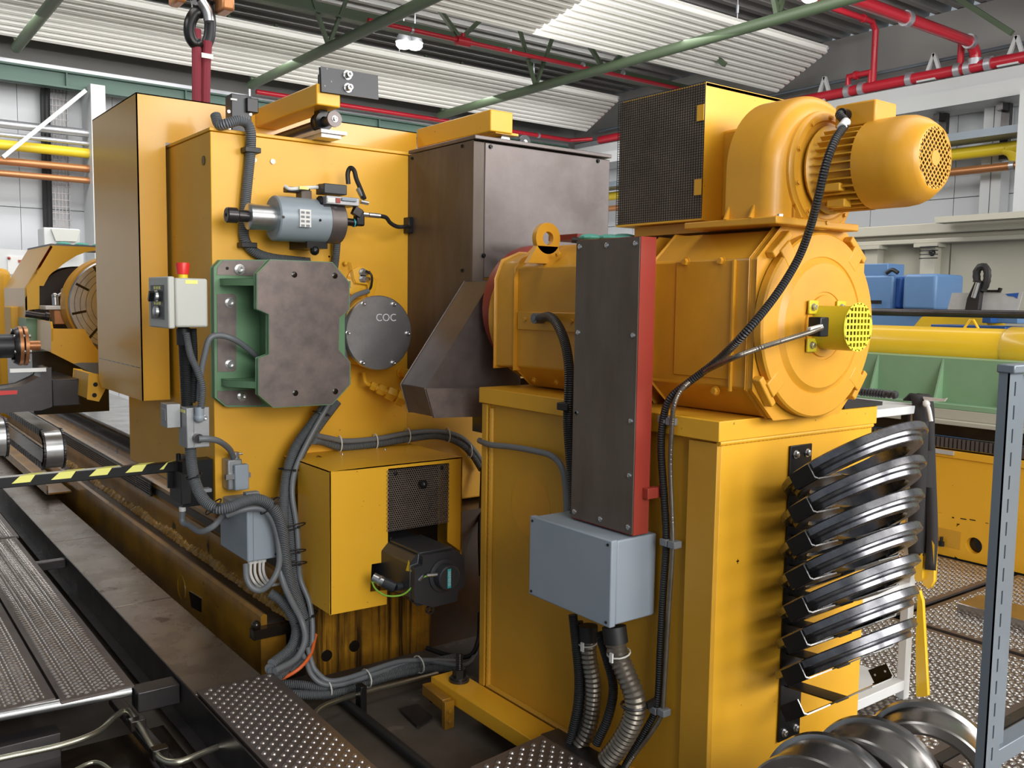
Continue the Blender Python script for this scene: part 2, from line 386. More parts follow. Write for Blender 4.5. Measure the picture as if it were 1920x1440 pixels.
# ---------------------------------------------------------------- red sprinkler pipes
def pipe(name, pts, r, m, label, cat='pipe', group=None, couplings=(), k=1, cm='silver_pipe'):
    t = thing(name, label, cat, pts[0], group); b = MB(); b.tube(pts, r, 14, k=k); b.build('tube', m, t)
    for p, d in couplings:
        b = MB(); d = Vector(d).normalized(); b.cyl(Vector(p)-d*r*.55, Vector(p)+d*r*.55, r*1.3, n=14); b.build('clamp', cm, t)
    return t
a, b = PY(690, 38, 10.15), PY(1290, 163, 10.15)
cpl = [(PY(u, 52+(u-750)*.204, 10.15), AX) for u in (772, 955, 1093, 1168)]
pipe('sprinkler_pipe', [V(a.x, 10.15, a.z), V(11.4, 10.15, a.z)], .030, 'red_pipe', 'thin red sprinkler pipe running beside the dark green roof truss', couplings=cpl)
m = MB(); q = PY(868, 78, 10.15); m.cyl(q-AX*.1, q+AX*.1, .06, n=12); m.cyl(q, q+V(0, 0, .1), .03, n=10)
tag(m.build('pipe_coupling', 'red_pipe'), 'small red coupling on the sprinkler pipe left of its middle', 'coupling')
a = PY(700, 206, 13.2)
pipe('sprinkler_pipe', [V(5.2, 13.2, a.z), V(11.2, 13.2, a.z), V(11.5, 12.9, a.z+.02)], .036, 'red_pipe', 'thin red sprinkler pipe seen low behind the dark bolted plate and the far beam', couplings=[(V(PY(u, 215, 13.2).x, 13.2, a.z), AX) for u in (843, 1010)])
a = PX(1563, 177, 11.55)
XR = 11.55
cl = [(V(XR, PX(u, 150, XR).y, a.z), AY) for u in (1592, 1618, 1707, 1815, 1853, 1796)]
pipe('sprinkler_main', [V(XR, 2.2, a.z), V(XR, 12.75, a.z)], .070, 'red_pipe', 'thick red sprinkler main along the white crane beam on the right wall', couplings=cl)
q = PX(1830, 82, XR)
t = pipe('sprinkler_pipe', [V(2.5, q.y, q.z), V(XR-.12, q.y, q.z), V(XR, q.y, q.z-.12), V(XR, q.y, a.z)], .068, 'red_pipe', 'thick red sprinkler branch coming in from the top edge and turning down to the main', couplings=[(PY(1700, 35, q.y), AX), (V(XR-.15, q.y, q.z), AX), (V(XR, q.y, q.z-.22), AZ)])
q = PX(1643, 33, XR); q.z = min(q.z, 5.44)
pipe('sprinkler_pipe', [V(9.7, q.y, q.z), V(XR-.1, q.y, q.z), V(XR, q.y, q.z-.1), V(XR, q.y, a.z)], .042, 'red_pipe', 'slim red riser from the main to a short branch, right of the ceiling panel end', couplings=[(V(XR-.3, q.y, q.z), AX)], cm='red_pipe')
q = PX(1803, 78, XR)
pipe('sprinkler_pipe', [V(XR, q.y, q.z), V(XR, q.y, a.z)], .042, 'red_pipe', 'short slim red riser beside the thick branch elbow')
q = PX(1605, 155, XR)
pipe('sprinkler_bend', [V(XR, q.y+.12, a.z), V(XR, q.y+.12, a.z+.2), V(XR, q.y-.22, a.z+.2), V(XR, q.y-.22, a.z)], .045, 'red_pipe', 'small red U-shaped bend on top of the thick main', cat='pipe', couplings=[(V(XR, q.y, a.z+.2), AY)], cm='red_pipe')
for u in (1525, 1725, 1875):
    p = PX(u, 150, 11.5); m = MB(); m.bar(V(11.6, p.y, a.z-.05), V(11.6, p.y-.12, a.z+.28), .05, .04); m.bar(V(11.6, p.y-.12, a.z+.28), V(11.6, p.y-.22, a.z), .05, .04); m.box(11.5, 11.9, p.y-.2, p.y+.05, a.z-.07, a.z-.03)
    tag(m.build('pipe_bracket', 'white_paint'), 'small white bracket holding the red main', 'bracket', 'pipe brackets on the right wall')
m = MB(); z = a.z+.22; m.cyl(V(11.75, 2.5, z), V(11.75, 13, z), .025, n=8)
tag(m.build('conduit', 'shelf_grey'), 'thin grey conduit just above the thick red main', 'conduit')
# cable tray in top right corner
q = PY(1700, 60, 4.6)
t = thing('cable_tray', 'grey perforated cable tray in the top right corner', 'cable tray', q)
m = MB(); m.box(2, 11.8, 4.35, 4.95, 5.15, 5.16)
x = 2
m.build('tray_floor', 'aluminium', t)
for y in (4.33, 4.96):
    m = MB(); m.box(2, 11.8, y-.012, y+.012, 5.13, 5.25); m.build('side_rail', 'shelf_grey', t)
# lamps
for (u, v), lab in (((757, 86), 'round glowing hall lamp, left one of the pair under the roof'), ((778, 88), 'round glowing hall lamp, right one of the pair under the roof'), ((1519, -2), 'round glowing hall lamp at the top edge above the blower')):
    y = 11.0 if v > 0 else 6.9
    p = PY(u, v, y); t = thing('hall_lamp', lab, 'lamp', p, 'round hall lamps')
    m = MB(); m.lathe(p, AZ, [(-.03, 1e-5), (-.03, .07), (0, .10), (.05, .105)], 18); m.build('glass', 'lamp_glass', t)
    m = MB(); m.lathe(p, AZ, [(.05, .11), (.12, .09), (.2, .04), (.2, 1e-5)], 18); m.cyl(p+V(0, 0, .2), p+V(0, 0, 5.5-p.z), .01, n=6); m.build('housing', 'silver_pipe', t)
# ---------------------------------------------------------------- right wall: crane beam, services
zt, zm, zb = PX(1750, 156, 11.4).z, PX(1750, 178, 11.4).z, PX(1750, 207, 11.4).z
t = thing('crane_beam', 'massive white crane runway beam along the right wall under the red main', 'runway beam', (11.5, 8, zb))
m = MB(); m.box(11.5, 11.56, 0, 13.4, zm, a.z-.095); m.build('web', 'white_paint', t)
m = MB(); m.box(11.3, 11.9, 0, 13.4, zb, zm); m.build('lower_flange', 'white_paint', t)
for u in (1665, 1770, 1887):
    p = PX(u, 230, 11.7); zz = PX(u, 300, 11.7).z
    m = MB(); m.box(11.66, 11.74, p.y-.05, p.y+.05, zz, zb); m.box(11.5, 11.74, p.y-.04, p.y+.04, zb-.1, zb-.02)
    tag(m.build('wall_bracket', 'dark_steel'), 'dark steel bracket hanging below the white crane beam', 'bracket', 'dark brackets below the crane beam')
p = PX(1820, 262, 11.3)
m = MB(); m.box(11.1, 11.5, 1.5, 13, p.z-.02, p.z+.07); tag(m.build('cable_tray', 'shelf_grey'), 'grey cable tray along the right wall above the yellow pipe', 'cable tray')
p = PX(1820, 286, 11.5); q = PX(1905, 292, 11.5)
pipe('gas_pipe', [V(11.5, 13, p.z), V(11.5, q.y+.6, p.z), V(11.5, q.y+.12, p.z-.01), V(11.55, q.y, p.z-.16)], .075, 'pipe_yellow', 'yellow gas pipe on the right wall behind the fan motor', k=6)
p = PX(1850, 316, 11.5)
pipe('copper_pipe', [V(11.5, 1.5, p.z), V(11.5, 13, p.z)], .05, 'copper', 'copper coloured pipe on the right wall below the yellow gas pipe', couplings=[(V(11.5, PX(1899, 313, 11.5).y, p.z), AY)])
for u in (1870, 1850):
    p = PX(u, 350, 11.8); m = MB(); m.box(11.75, 11.98, p.y-.06, p.y+.06, 0, zb); tag(m.build('wall_post', 'white_paint'), 'white steel post on the right wall behind the fan motor', 'post', 'white posts on the right wall')
p = PX(1905, 300, 11.0); m = MB(); m.box(10.95, 11.2, p.y-.3, p.y-.02, -.2, zb-.02)
tag(m.build('steel_column', 'white_paint'), 'wide white steel column at the right edge behind the shelf post', 'column')
# beige partition
XP = 9.5
z0, z1, z2 = PX(1800, 417, XP).z, PX(1800, 455, XP).z, PX(1800, 437, XP).z
t = thing('partition_wall', 'beige sheet metal partition with a thick top rail behind the blue machine', 'partition', (XP, 5, 0))
m = MB(); y = -1
while y < 12.5: m.box(XP+.02, XP+.06, y+.01, y+1.99, -.2, z1); y += 2
m.build('panel', 'beige_wall', t)
m = MB(); m.box(XP-.12, XP+.12, -1, 12.6, z1, z1+.05); m.box(XP-.05, XP+.1, -1, 12.6, z1+.05, z2); m.box(XP-.14, XP+.12, -1, 12.6, z2, z0); m.build('top_rail', 'beige_paint', t, bevel=.01)
for u in (1746, 1640, 1500):
    p = PX(u, 500, XP); m = MB(); m.box(XP-.1, XP+.02, p.y-.09, p.y+.07, -.2, z1); m.box(XP-.16, XP+.05, p.y-.14, p.y+.12, z1-.04, z1); m.build('post', 'beige_paint', t)
p = PX(1748, 474, XP-.1)
m = MB(); m.ball(p, .035); 
for dz in (-.06, -.02, .02, .06): m.tube([p+V(-.07, -.1, dz), p+V(-.1, 0, dz), p+V(-.07, .1, dz)], .006, 6, k=1)
tag(m.build('caged_sensor', 'black_steel'), 'small caged sensor on the beige partition post', 'sensor')
p = PX(1850, 408, 9.2)
m = MB(); m.box(9.1, 9.3, -1, PX(1762, 410, 9.2).y, p.z-.03, p.z+.03); tag(m.build('guide_rail', 'beige_paint'), 'beige guide rail end above the partition top rail', 'rail')
# ---------------------------------------------------------------- far left wall services
YF = 13.7
for v, r, mt, lab in ((232, .055, 'silver_pipe', 'upper silver pipe on the far left wall'), (252, .032, 'silver_pipe', 'thin silver pipe under the upper silver pipe'), (271, .065, 'pipe_yellow', 'yellow gas pipe on the far left wall'), (301, .05, 'copper', 'upper copper coloured pipe on the far left wall'), (324, .042, 'copper', 'lower copper coloured pipe on the far left wall')):
    p = PY(40, v+4, YF-.25)
    pipe('wall_pipe', [V(-3, YF-.25, p.z), V(9, YF-.25, p.z)], r, mt, lab, group='pipes across the far wall')
for u, lab in ((81, 'left'), (89, 'right')):
    p = PY(u, 165, YF+.1); q = PY(u+6, 425, YF+.1); m = MB(); m.tube([V(p.x, 13.8, p.z), V(p.x, 13.85, p.z-.3), V(p.x, 13.9, q.z)], .035, 8)
    tag(m.build('black_conduit', 'black_rubber'), 'black cable conduit going up the far wall, %s one of two' % lab, 'conduit')
t = thing('wire_ladder', 'rusty wire mesh cable ladder on the far wall beside the black conduits', 'cable ladder', PY(100, 425, YF))
p = PY(97, 165, 13.9); q = PY(110, 425, 13.9); m = MB()
for i in range(7): x = p.x-.09+i*.045; m.box(x, x+.008, 13.9, 13.91, q.z, p.z)
z = q.z
while z < p.z: m.box(p.x-.1, p.x+.2, 13.89, 13.9, z, z+.008); z += .09
m.build('mesh', 'rack_steel', t)
p0, p1 = PY(168, 158, 13.3), PY(193, 250, 13.3)
t = thing('wall_bracket', 'white steel bracket with long diagonal brace on the far left wall', 'bracket', (p0.x, 13.3, 0))
m = MB(); m.box(p0.x, p1.x+.03, 13.25, 13.8, 0, p0.z); m.build('post', 'white_paint', t)
a, b = PY(160, 170, 13.25), PY(5, 295, 13.25); m = MB(); m.bar(a, b, .05, .08, up=AY); m.build('brace', 'white_paint', t)
# white funnel-fronted box and board on far wall
p0, p1 = PY(82, 426, 12.5), PY(150, 456, 12.5)
t = thing('wall_unit', 'white box with tapered grey louvre on the far left wall', 'ventilation unit', (p0.x, 12.6, p1.z))
m = MB(); m.box(p0.x, p1.x, 12.5, 12.9, p1.z-.1, p0.z); m.build('body', 'white_paint', t, bevel=.01)
m = MB(); m.prism([PY(95, 429, 12.49), PY(150, 432, 12.49), PY(143, 453, 12.49), PY(104, 452, 12.49)], (0, -.03, 0)); m.build('louvre', 'enclosure_beige', t)
p0, p1 = PY(-20, 466, 12.6), PY(60, 560, 12.6)
t = thing('notice_board', 'pale blue notice board with a white sheet at the far left', 'board', p1)
m = MB(); m.box(p0.x-.6, p1.x+.6, 12.6, 12.68, .6, p0.z); m.build('panel', 'white_paint', t)
m = MB(); a, b = PY(14, 480, 12.59), PY(46, 515, 12.59); m.box(a.x, b.x, 12.585, 12.6, b.z, a.z); sh = m.build('sheet', 'label_white', t)
m = MB(); m.ball(PY(17, 484, 12.58), .018); m.box(*[PY(18, 0, 12.58).x, PY(24, 0, 12.58).x], 12.575, 12.585, PY(0, 491, 12.58).z, PY(0, 486, 12.58).z); m.box(*[PY(28, 0, 12.58).x, PY(33, 0, 12.58).x], 12.575, 12.585, PY(0, 492, 12.58).z, PY(0, 486, 12.58).z); m.build('print', 'red_paint', sh)
# ---------------------------------------------------------------- floor plates with raised studs
def plate(poly, z, label, m='tread_steel', pitch=.034, group='studded steel floor plates', th=.012, stud=.0085, sh=.0045, holes=False, margin=.03, ang=0., ear=None):
    """poly: convex list of (x, y)"""
    t = thing('floor_plate', label, 'floor plate', (poly[0][0], poly[0][1], z-th), group)
    b = MB(); b.prism([V(x, y, z-th) for x, y in poly], (0, 0, th)); b.build('sheet', m, t, smooth=False)
    def inside(x, y):
        n = len(poly); s0 = 0
        for i in range(n):
            (ax, ay), (bx, by) = poly[i], poly[(i+1) % n]; L = math.hypot(bx-ax, by-ay)
            d = ((bx-ax)*(y-ay)-(by-ay)*(x-ax))/L
            if s0 == 0: s0 = 1 if sum((poly[j][0]*poly[(j+1) % n][1]-poly[(j+1) % n][0]*poly[j][1]) for j in range(n)) > 0 else -1
            if d*s0 < margin: return False
        return True
    b = MB(); xs = [p[0] for p in poly]; ys = [p[1] for p in poly]
    i = 0; y = min(ys)
    while y < max(ys):
        x = min(xs)+(pitch/2 if i % 2 else 0); k = 0
        while x < max(xs):
            if inside(x, y):
                n = 8 if holes else 6; r = stud
                el = 1.0 if holes else 1.7; flip = (i+k) % 2
                vs = []
                prof = [(1, 0), (.72, sh), (.42, sh), (.36, sh*.1)] if holes else [(1, 0), (.55, sh*.85)]
                for rr, hh in prof:
                    for j in range(n):
                        a = 2*math.pi*j/n; ex, ey = math.cos(a)*r*rr, math.sin(a)*r*rr
                        if not holes:
                            ex, ey = (ex*el, ey/1.25) if flip else (ex/1.25, ey*el)
                        vs.append((x+ex, y+ey, z+hh))
                vs.append((x, y, z+(sh*.1 if holes else sh)))
                fs = []
                for q in range(len(prof)-1): fs += [(q*n+j, q*n+(j+1) % n, (q+1)*n+(j+1) % n, (q+1)*n+j) for j in range(n)]
                q = (len(prof)-1)*n; fs += [(q+j, q+(j+1) % n, len(vs)-1) for j in range(n)]
                b.add(vs, fs)
            x += pitch; k += 1
        y += pitch*.5 if not holes else pitch*.5; i += 1
    o = b.build('studs', 'stud_worn' if holes else 'stud_steel', t, angle=60); o['kind'] = 'stuff'; return t
ys0 = PZ(249, 1285, 0).y; xl = PZ(247, 1279, 0).x; xs = PZ(110, 1313, 0).x; yy1 = PZ(0, 1011, 0).y
print('plates', ys0, xl, xs, yy1, PZ(81.5, 1074, 0), PZ(0, 1121.6, 0), PZ(45, 1005, 0))
plate([(xs+.006, ys0), (xl, ys0), (xl, yy1-.0), (xs+.006, yy1)], 0, 'studded steel floor plate beside the dark gap, nearest of the two in its row')
plate([(xs-1.2, ys0+.05), (xs-.006, ys0+.05), (xs-.006, yy1), (xs-1.2, yy1)], 0, 'studded steel floor plate at the left edge, outer one of its row')
plate([(xs-1.0, yy1+.02), (xl+.02, yy1+.02), (xl+.02, yy1+2.4), (xs-1.0, yy1+2.4)], 0, 'studded steel floor plate at the left edge, farther one under the striped bar')
m = MB(); m.tube([PZ(-60, 1353, -.025), PZ(246, 1295, -.025)], .022, 12, k=1)
tag(m.build('edge_tube', 'zinc'), 'round steel tube along the front edge of the left floor plates', 'tube')
# middle and right front plates
A = PZ(370, 1303, 0); B = PZ(511, 1266, 0); C = PZ(677, 1437, 0)
print('mid plate', A, B, C)
plate([(XC+.012, 1.5), (C.x, 1.5), (B.x, B.y), (XC+.012, B.y)], .012, 'brown studded steel plate in the foreground beside the trough', pitch=.05, holes=True, stud=.0105, sh=.005, margin=.022)
D = PZ(870, 1436, 0); E_ = PZ(1025, 1381, 0); F_ = PZ(1050, 1368, 0); G_ = PZ(1155, 1425, 0)
print('right plate', D, E_, F_, G_)
plate([(D.x, 1.4), (2.06, 1.4), (2.06, E_.y), (D.x, E_.y-.04)], .012, 'brown studded steel plate at the bottom edge under the grey hoses', pitch=.05, holes=True, stud=.0105, sh=.005, margin=.02)
m = MB(); m.box(2.065, 2.15, 1.4, F_.y, -.006, .010); tag(m.build('cover_strip', 'dark_steel', bevel=.003), 'smooth brown steel strip between the studded plate and the yellow plinth', 'cover strip')
# right-hand floor
k = 0
labs = ['studded floor plate behind the white steps, nearest row', 'studded floor plate behind the shelf post, nearest row', 'studded floor plate at right in the middle row', 'studded floor plate in front of the far yellow machine bed', 'studded floor plate right of the yellow plinth']
plate([(3.1, -.4), (5.74, -.4), (5.74, 1.55), (3.1, 1.55)], -.0, labs[0], pitch=.042, stud=.0105)
plate([(3.1, 1.6), (4.38, 1.6), (4.38, 3.6), (3.1, 3.6)], -.0, labs[4], pitch=.042, stud=.0105)
plate([(4.42, 1.6), (5.74, 1.6), (5.74, 2.48), (4.42, 2.48)], -.0, labs[2], pitch=.042, stud=.0105)
plate([(4.42, 2.52), (5.74, 2.52), (5.74, 4.6), (4.42, 4.6)], -.0, labs[3], pitch=.042, stud=.0105)
p = PZ(1845, 1090, 0)
m = MB(); m.box(4.75, 5.0, 1.95, 2.35, .0, .05); tag(m.build('steel_block', 'turned_steel', bevel=.004), 'flat steel block lying on the studded floor at right', 'block')
m = MB(); m.box(3.1, 5.74, 1.555, 1.595, -.01, .004); tag(m.build('floor_strip', 'dark_steel'), 'dark steel strip between the studded plates at right', 'strip')
# ---------------------------------------------------------------- trough and lathe bed
t = thing('trough_cover', 'flat oily steel trough cover between the floor plates and the yellow bed', 'trough', (XC, 3.63, -.13))
YJ = [3.615, PZ(320, 1120, 0).y, PZ(135, 1012, 0).y, 13.2]
for i, (a, b) in enumerate(zip(YJ, YJ[1:])):
    m = MB(); m.box(XC+.003, 1.437, a+.004, b-.004, -.012, .0); m.build('cover_sheet', 'oily_steel', t, bevel=.002)
m = MB(); m.box(XC-.004, XC+.002, 1.5, 13.2, -.15, .006); m.box(XC-.05, XC, 1.5, 13.2, -.156, -.15); m.build('side_sheet', 'dark_steel', t)
m = MB(); p, q = PZ(228, 1055, -.03), PZ(295, 1046, -.03); m.bar(PZ(62, 1063, -.035), V(XC-.006, PZ(62, 1063, -.035).y, -.035), .06, .05)
tag(m.build('tube_strut', 'dark_steel', bevel=.003), 'short square steel strut between floor plate and trough, upper one', 'strut')
q = PZ(262, 1300, -.03)
m = MB(); m.bar(V(q.x-.02, q.y+.0, -.05), V(XC-.006, q.y+.0, -.05), .10, .085)
tag(m.build('tube_strut', 'dark_steel', bevel=.004), 'short square steel strut at the near corner of the left floor plates', 'strut')
# bed
BY0, BY1 = 3.95, 13.0
t = thing('lathe_bed', 'long oily yellow lathe bed running away to the upper left', 'lathe bed', (1.9, 8, -.2))
def ext(prof, y0, y1): return MB().prism([V(x, y0, z) for x, z in prof], (0, y1-y0, 0))
ext([(1.553, -.2), (1.553, .145), (1.566, .158), (1.583, .150), (1.583, .10), (1.675, .10), (1.675, -.2)], BY0, BY1).build('gutter_wall', 'bed_yellow', t)
m = MB(); m.box(1.583, 1.675, BY0+.02, BY1, .10, .112); m.build('gutter_floor', 'dark_steel', t)
ext([(1.675, -.2), (1.675, .10), (1.70, .12), (1.70, .29), (1.72, .29), (1.72, .37), (1.80, .385), (1.80, .43), (1.96, .44), (1.96, .52), (2.46, .52), (2.46, -.2)], 4.08, BY1).build('side_wall', 'bed_yellow', t)
# dried chip crust along the inner wall
m = MB(); y = BY0-.03; pr = []
while y < 9:
    w = .022+.012*random.random(); h = .022+.022*random.random()+.01*math.sin(y*9); pr.append((y, w, h)); y += .017
vs = []; fs = []
for i, (y, w, h) in enumerate(pr):
    vs += [V(1.702, y, .115+h), V(1.70-w*.45, y, .112+h*.75), V(1.70-w, y, .112), V(1.702, y, .10)]
    if i: b = 4*i; fs += [(b-4+j, b-4+(j+1) % 4, b+(j+1) % 4, b+j) for j in range(4)]
fs += [(0, 1, 2, 3), tuple(len(vs)-1-j for j in range(4))]
m.add(vs, fs); m.build('chip_crust', 'chip_crust', t, smooth=False)
m = MB(); m.box(1.715, 1.79, 4.15, BY1, .30, .345); m.build('black_rail', 'black_steel', t)
m = MB(); m.box(1.697, 1.703, 6.2, BY1, .284, .386); m.build('guard_back', 'oil_recess_black', t)
for i in range(6):
    m = MB(); z = .288+i*.0155; m.box(1.688, 1.702, 6.2, BY1, z, z+.009); m.build('guard_rib', 'dark_steel', t)
m = MB(); m.box(1.86, 2.5, 4.2, BY1, .525, .545); m.build('slideway', 'turned_steel', t, bevel=.003)
m = MB(); m.box(1.80, 1.95, 4.2, BY1, .43, .455); m.build('slideway', 'dark_steel', t)
# end face of bed: oily rusty panel, recesses
m = MB(); m.box(1.79, 2.46, 3.935, 4.08, -.2, .52); m.build('end_panel', 'oily_yellow', t)
for u, v in ((612, 1229), (664, 1211)):
    p = PY(u, v, 3.934); m = MB(); m.cyl(p, p+V(0, -.006, 0), .028, n=16); m.build('plug', 'oil_recess_black', t)
m = MB(); m.lathe(PX(340, 1102, 1.553), -AX, [(0, .075), (.003, .075), (.003, .06), (-.0, .055)], 26); m.build('cast_ring', 'bed_yellow', t)
m = MB(); m.prism([PX(355, 1108, 1.552), PX(378, 1122, 1.552), PX(378, 1148, 1.552), PX(360, 1138, 1.552)], (-.003, 0, 0)); m.build('recess', 'oil_recess_black', t)
m = MB(); m.ball(PY(480, 1172, 3.93)+V(0, 0, 0), .022); m.box(1.50, 1.70, 3.90, 3.95, .06, .105); m.build('end_lug', 'oil_recess_black', t)
m = MB(); m.box(2.47, 3.5, 3.95, 5.2, -.2, .5); m.build('foundation_block', 'dark_brown', t)
m = MB(); m.box(1.60, 1.80, 3.99, 4.07, -.2, .10); m.build('recess_dark', 'oil_recess_black', t)  # solid black box paints in the dark of the recess
# machine body under the spindle box, behind
t = thing('headstock', 'yellow headstock column with bolted plate, cylinder and round cover on its front', 'headstock', (1.9, 4.6, .55))
m = MB(); m.box(1.403, 2.412, 4.10, 5.55, .66, 2.335); m.build('column', 'yellow_paint', t, bevel=.003)
m = MB(); m.box(1.398, 2.412, 4.095, 5.5, 2.337, 2.352); m.build('lid', 'yellow_paint', t, bevel=.003)
m = MB(); m.box(2.41, 3.45, 4.11, 5.5, .52, 1.7); m.box(1.76, 2.412, 4.115, 5.5, .52, .66); m.build('base_casting', 'ochre_side', t, bevel=.01)
for u, v in ((476, 300), (511, 303)):
    p = PY(u, v, 4.1); m = MB(); m.cyl(p, p+V(0, -.006, 0), .012, n=16); m.build('plug', 'label_white', t)
p = PX(382, 301, 1.403); m = MB(); m.cyl(p, p+V(-.003, 0, 0), .022, n=20); m.build('hole', 'oil_recess_black', t)
p = PY(617, 481, 4.1); m = MB(); m.cyl(p, p+V(0, -.002, 0), .005, n=8); m.build('hole', 'oil_recess_black', t)
# small round cover with sensor fittings
p = PY(676, 531, 4.1); m = MB(); m.lathe(p, -AY, [(0, .082), (.012, .082), (.014, .078), (.014, 1e-5)], 32); c = m.build('round_cover', 'yellow_light', t)
for u, v in ((655, 521), (704, 521)):
    m = MB(); m.screw(PY(u, v, 4.087), -AY, .007, .006); m.build('screw', 'yellow_light', c)
for u, v in ((680, 511), (680, 523)):
    q = PY(u, v, 4.087); m = MB(); m.hexbolt(q, -AY, .016, .02); m.cyl(q, q+V(.02, -.035, .0), .009, n=10); m.build('fitting', 'zinc', c)
m = MB(); m.tube([PY(686, 508, 4.05), PY(696, 515, 4.03), PY(697, 530, 4.04), PY(690, 545, 4.06), PY(655, 560, 4.06)], .006, 8); m.build('wire', 'black_rubber', c)
m = MB(); m.tube([PY(650, 493, 4.07), PY(658, 492, 4.06), PY(662, 512, 4.06), PY(668, 530, 4.06), PY(690, 533, 4.06), PY(690, 556, 4.06)], .004, 6, k=2); m.ball(PY(648, 494, 4.08), .012); m.build('lubrication_line', 'yellow_light', t)
# big round steel cover
c0 = V(2.123, 3.9, 1.447)
c = thing('round_flange_cover', 'round bare steel cover with six screws and faint white chalk letters', 'cover', c0)
m = MB(); m.lathe(c0, -AY, [(-.2, .165), (-.055, .165), (-.05, .172), (-.02, .174), (-.018, .168), (.004, .168)], 48); m.build('housing', 'yellow_paint', c)
m = MB(); m.lathe(c0, -AY, [(.004, .178), (.024, .178), (.028, .174), (.028, 1e-5)], 56); f = m.build('face', 'brushed_steel', c)
for u, v in ((682, 569), (739, 570), (653, 624), (765, 625), (680, 680), (738, 680)):
    m = MB(); q = PY(u, v, 3.872); m.screw(q, -AY, .0095, .014); m.build('screw', 'screw_zinc', c)
text_mesh('chalk_letters', 'COC', PY(724, 596, 3.870), AX, AZ, .05, 'white_mark', f, .0003)
# hex fitting chain below
b = thing('pipe_fittings', 'chain of yellow painted hydraulic fittings below the round steel cover', 'fitting', PY(700, 720, 4.02))
q0, q1 = PY(694, 722, 4.0), PY(778, 758, 3.93)
d = (q1-q0)
m = MB(); m.tube([PY(682, 700, 4.03), PY(685, 716, 4.0), q0], .010, 8); m.build('pipe', 'yellow_paint', b)
for a0, a1, r in ((0, .12, .022), (.16, .32, .028), (.36, .55, .036), (.58, .78, .046)):
    m = MB(); m.lathe(q0+d*a0, d, [(0, 1e-5), (0, r*.85), (d.length*(a1-a0)*.15, r), (d.length*(a1-a0)*.85, r), (d.length*(a1-a0), r*.85), (d.length*(a1-a0), 1e-5)], 6); m.build('hex_nut', 'yellow_paint', b)
m = MB(); m.cyl(q0, q0+d*.8, .016, n=10); m.build('core', 'yellow_paint', b)
m = MB(); m.cyl(PY(772, 757, 3.96), PY(772, 757, 3.90), .05, n=20); m.cyl(PY(772, 757, 3.9), PY(772, 757, 3.895), .03, n=16); m.build('end_block', 'yellow_paint', b)
m = MB(); q = PY(753, 698, 4.1); m.hexbolt(q, -AY, .024, .05); tag(m.build('hex_plug', 'yellow_paint'), 'yellow hexagon plug between round steel cover and brown chute', 'plug')
# ---------------------------------------------------------------- green bracket with brown machined plate
t = thing('mounting_bracket', 'green bracket with a large brown machined plate bolted on the column', 'bracket', (1.4, 4.06, 1.12))
bk = [PY(u, v, 4.05) for u, v in ((402, 502), (415, 488), (500, 488), (560, 492), (560, 762), (425, 762), (404, 745))]
m = MB(); m.prism([p+V(0, .0, 0) for p in bk], (0, .045, 0)); m.build('base_plate', 'green_paint', t, bevel=.003)
def pad(poly, y, name='machined_pad', mt='brown_machined'):
    m = MB(); m.prism([PY(u, v, y) for u, v in poly], (0, .003, 0)); return m.build(name, mt, t)
pad([(408, 502), (418, 489), (498, 489), (484, 512), (484, 518), (407, 515)], 4.047)
pad([(407, 551), (438, 551), (443, 556), (443, 693), (438, 697), (408, 697)], 4.047)
pad([(408, 733), (480, 731), (492, 760), (424, 760), (408, 746)], 4.047)
bx0, bx1 = 1.50, 1.93
for v0, v1 in ((519, 534), (713, 727)):
    za, zb_ = PY(470, v0+3, 3.83).z, PY(470, v1+6, 3.83).z
    m = MB(); m.prism([V(1.42, 4.05, za), V(1.42, 3.97, za), V(1.50, 3.83, za), V(1.95, 3.83, za), V(1.95, 4.05, za)], (0, 0, -.03)); m.build('rib', 'green_paint', t, bevel=.002)
m = MB(); m.box(1.60, 1.92, 3.83, 4.05, 1.20, 1.66); m.build('core', 'green_paint', t)
fp = [(507.5, 487), (622.8, 492), (655, 530), (655, 580), (637, 595), (635.4, 656), (656.5, 679), (656, 721), (622.8, 758), (513, 764), (485, 739.5), (485, 672), (504.6, 665), (504.6, 589), (482, 579), (482, 513)]
YP = 3.80
m = MB(); m.prism([PY(u, v, YP) for u, v in fp], (0, .032, 0)); m.build('front_plate', 'green_paint', t, bevel=.002)
m = MB(); m.prism([PY(u+(569-u)*.008, v+(625-v)*.004, YP-.002) for u, v in fp], (0, .002, 0)); pf = m.build('machined_face', 'brown_machined', t)
for u, v in ((552, 515), (628, 517), (554, 737), (629, 734)):
    q = PY(u, v, YP-.0022); m = MB(); m.lathe(q, -AY, [(0, 1e-5), (.0006, 1e-5), (.0006, .0125), (0, .0135)], 20); m.build('hole', 'oil_recess_black', pf)
for u, v in ((449, 505), (431, 567), (431, 683), (454, 743)):
    m = MB(); q = PY(u, v, 4.046); m.screw(q, -AY, .0165, .022); m.build('screw', 'screw_zinc', t)
m = MB(); q = PY(426, 503, 4.046); m.cyl(q, q+V(0, -.001, 0), .007, n=12); m.build('hole', 'oil_recess_black', t)
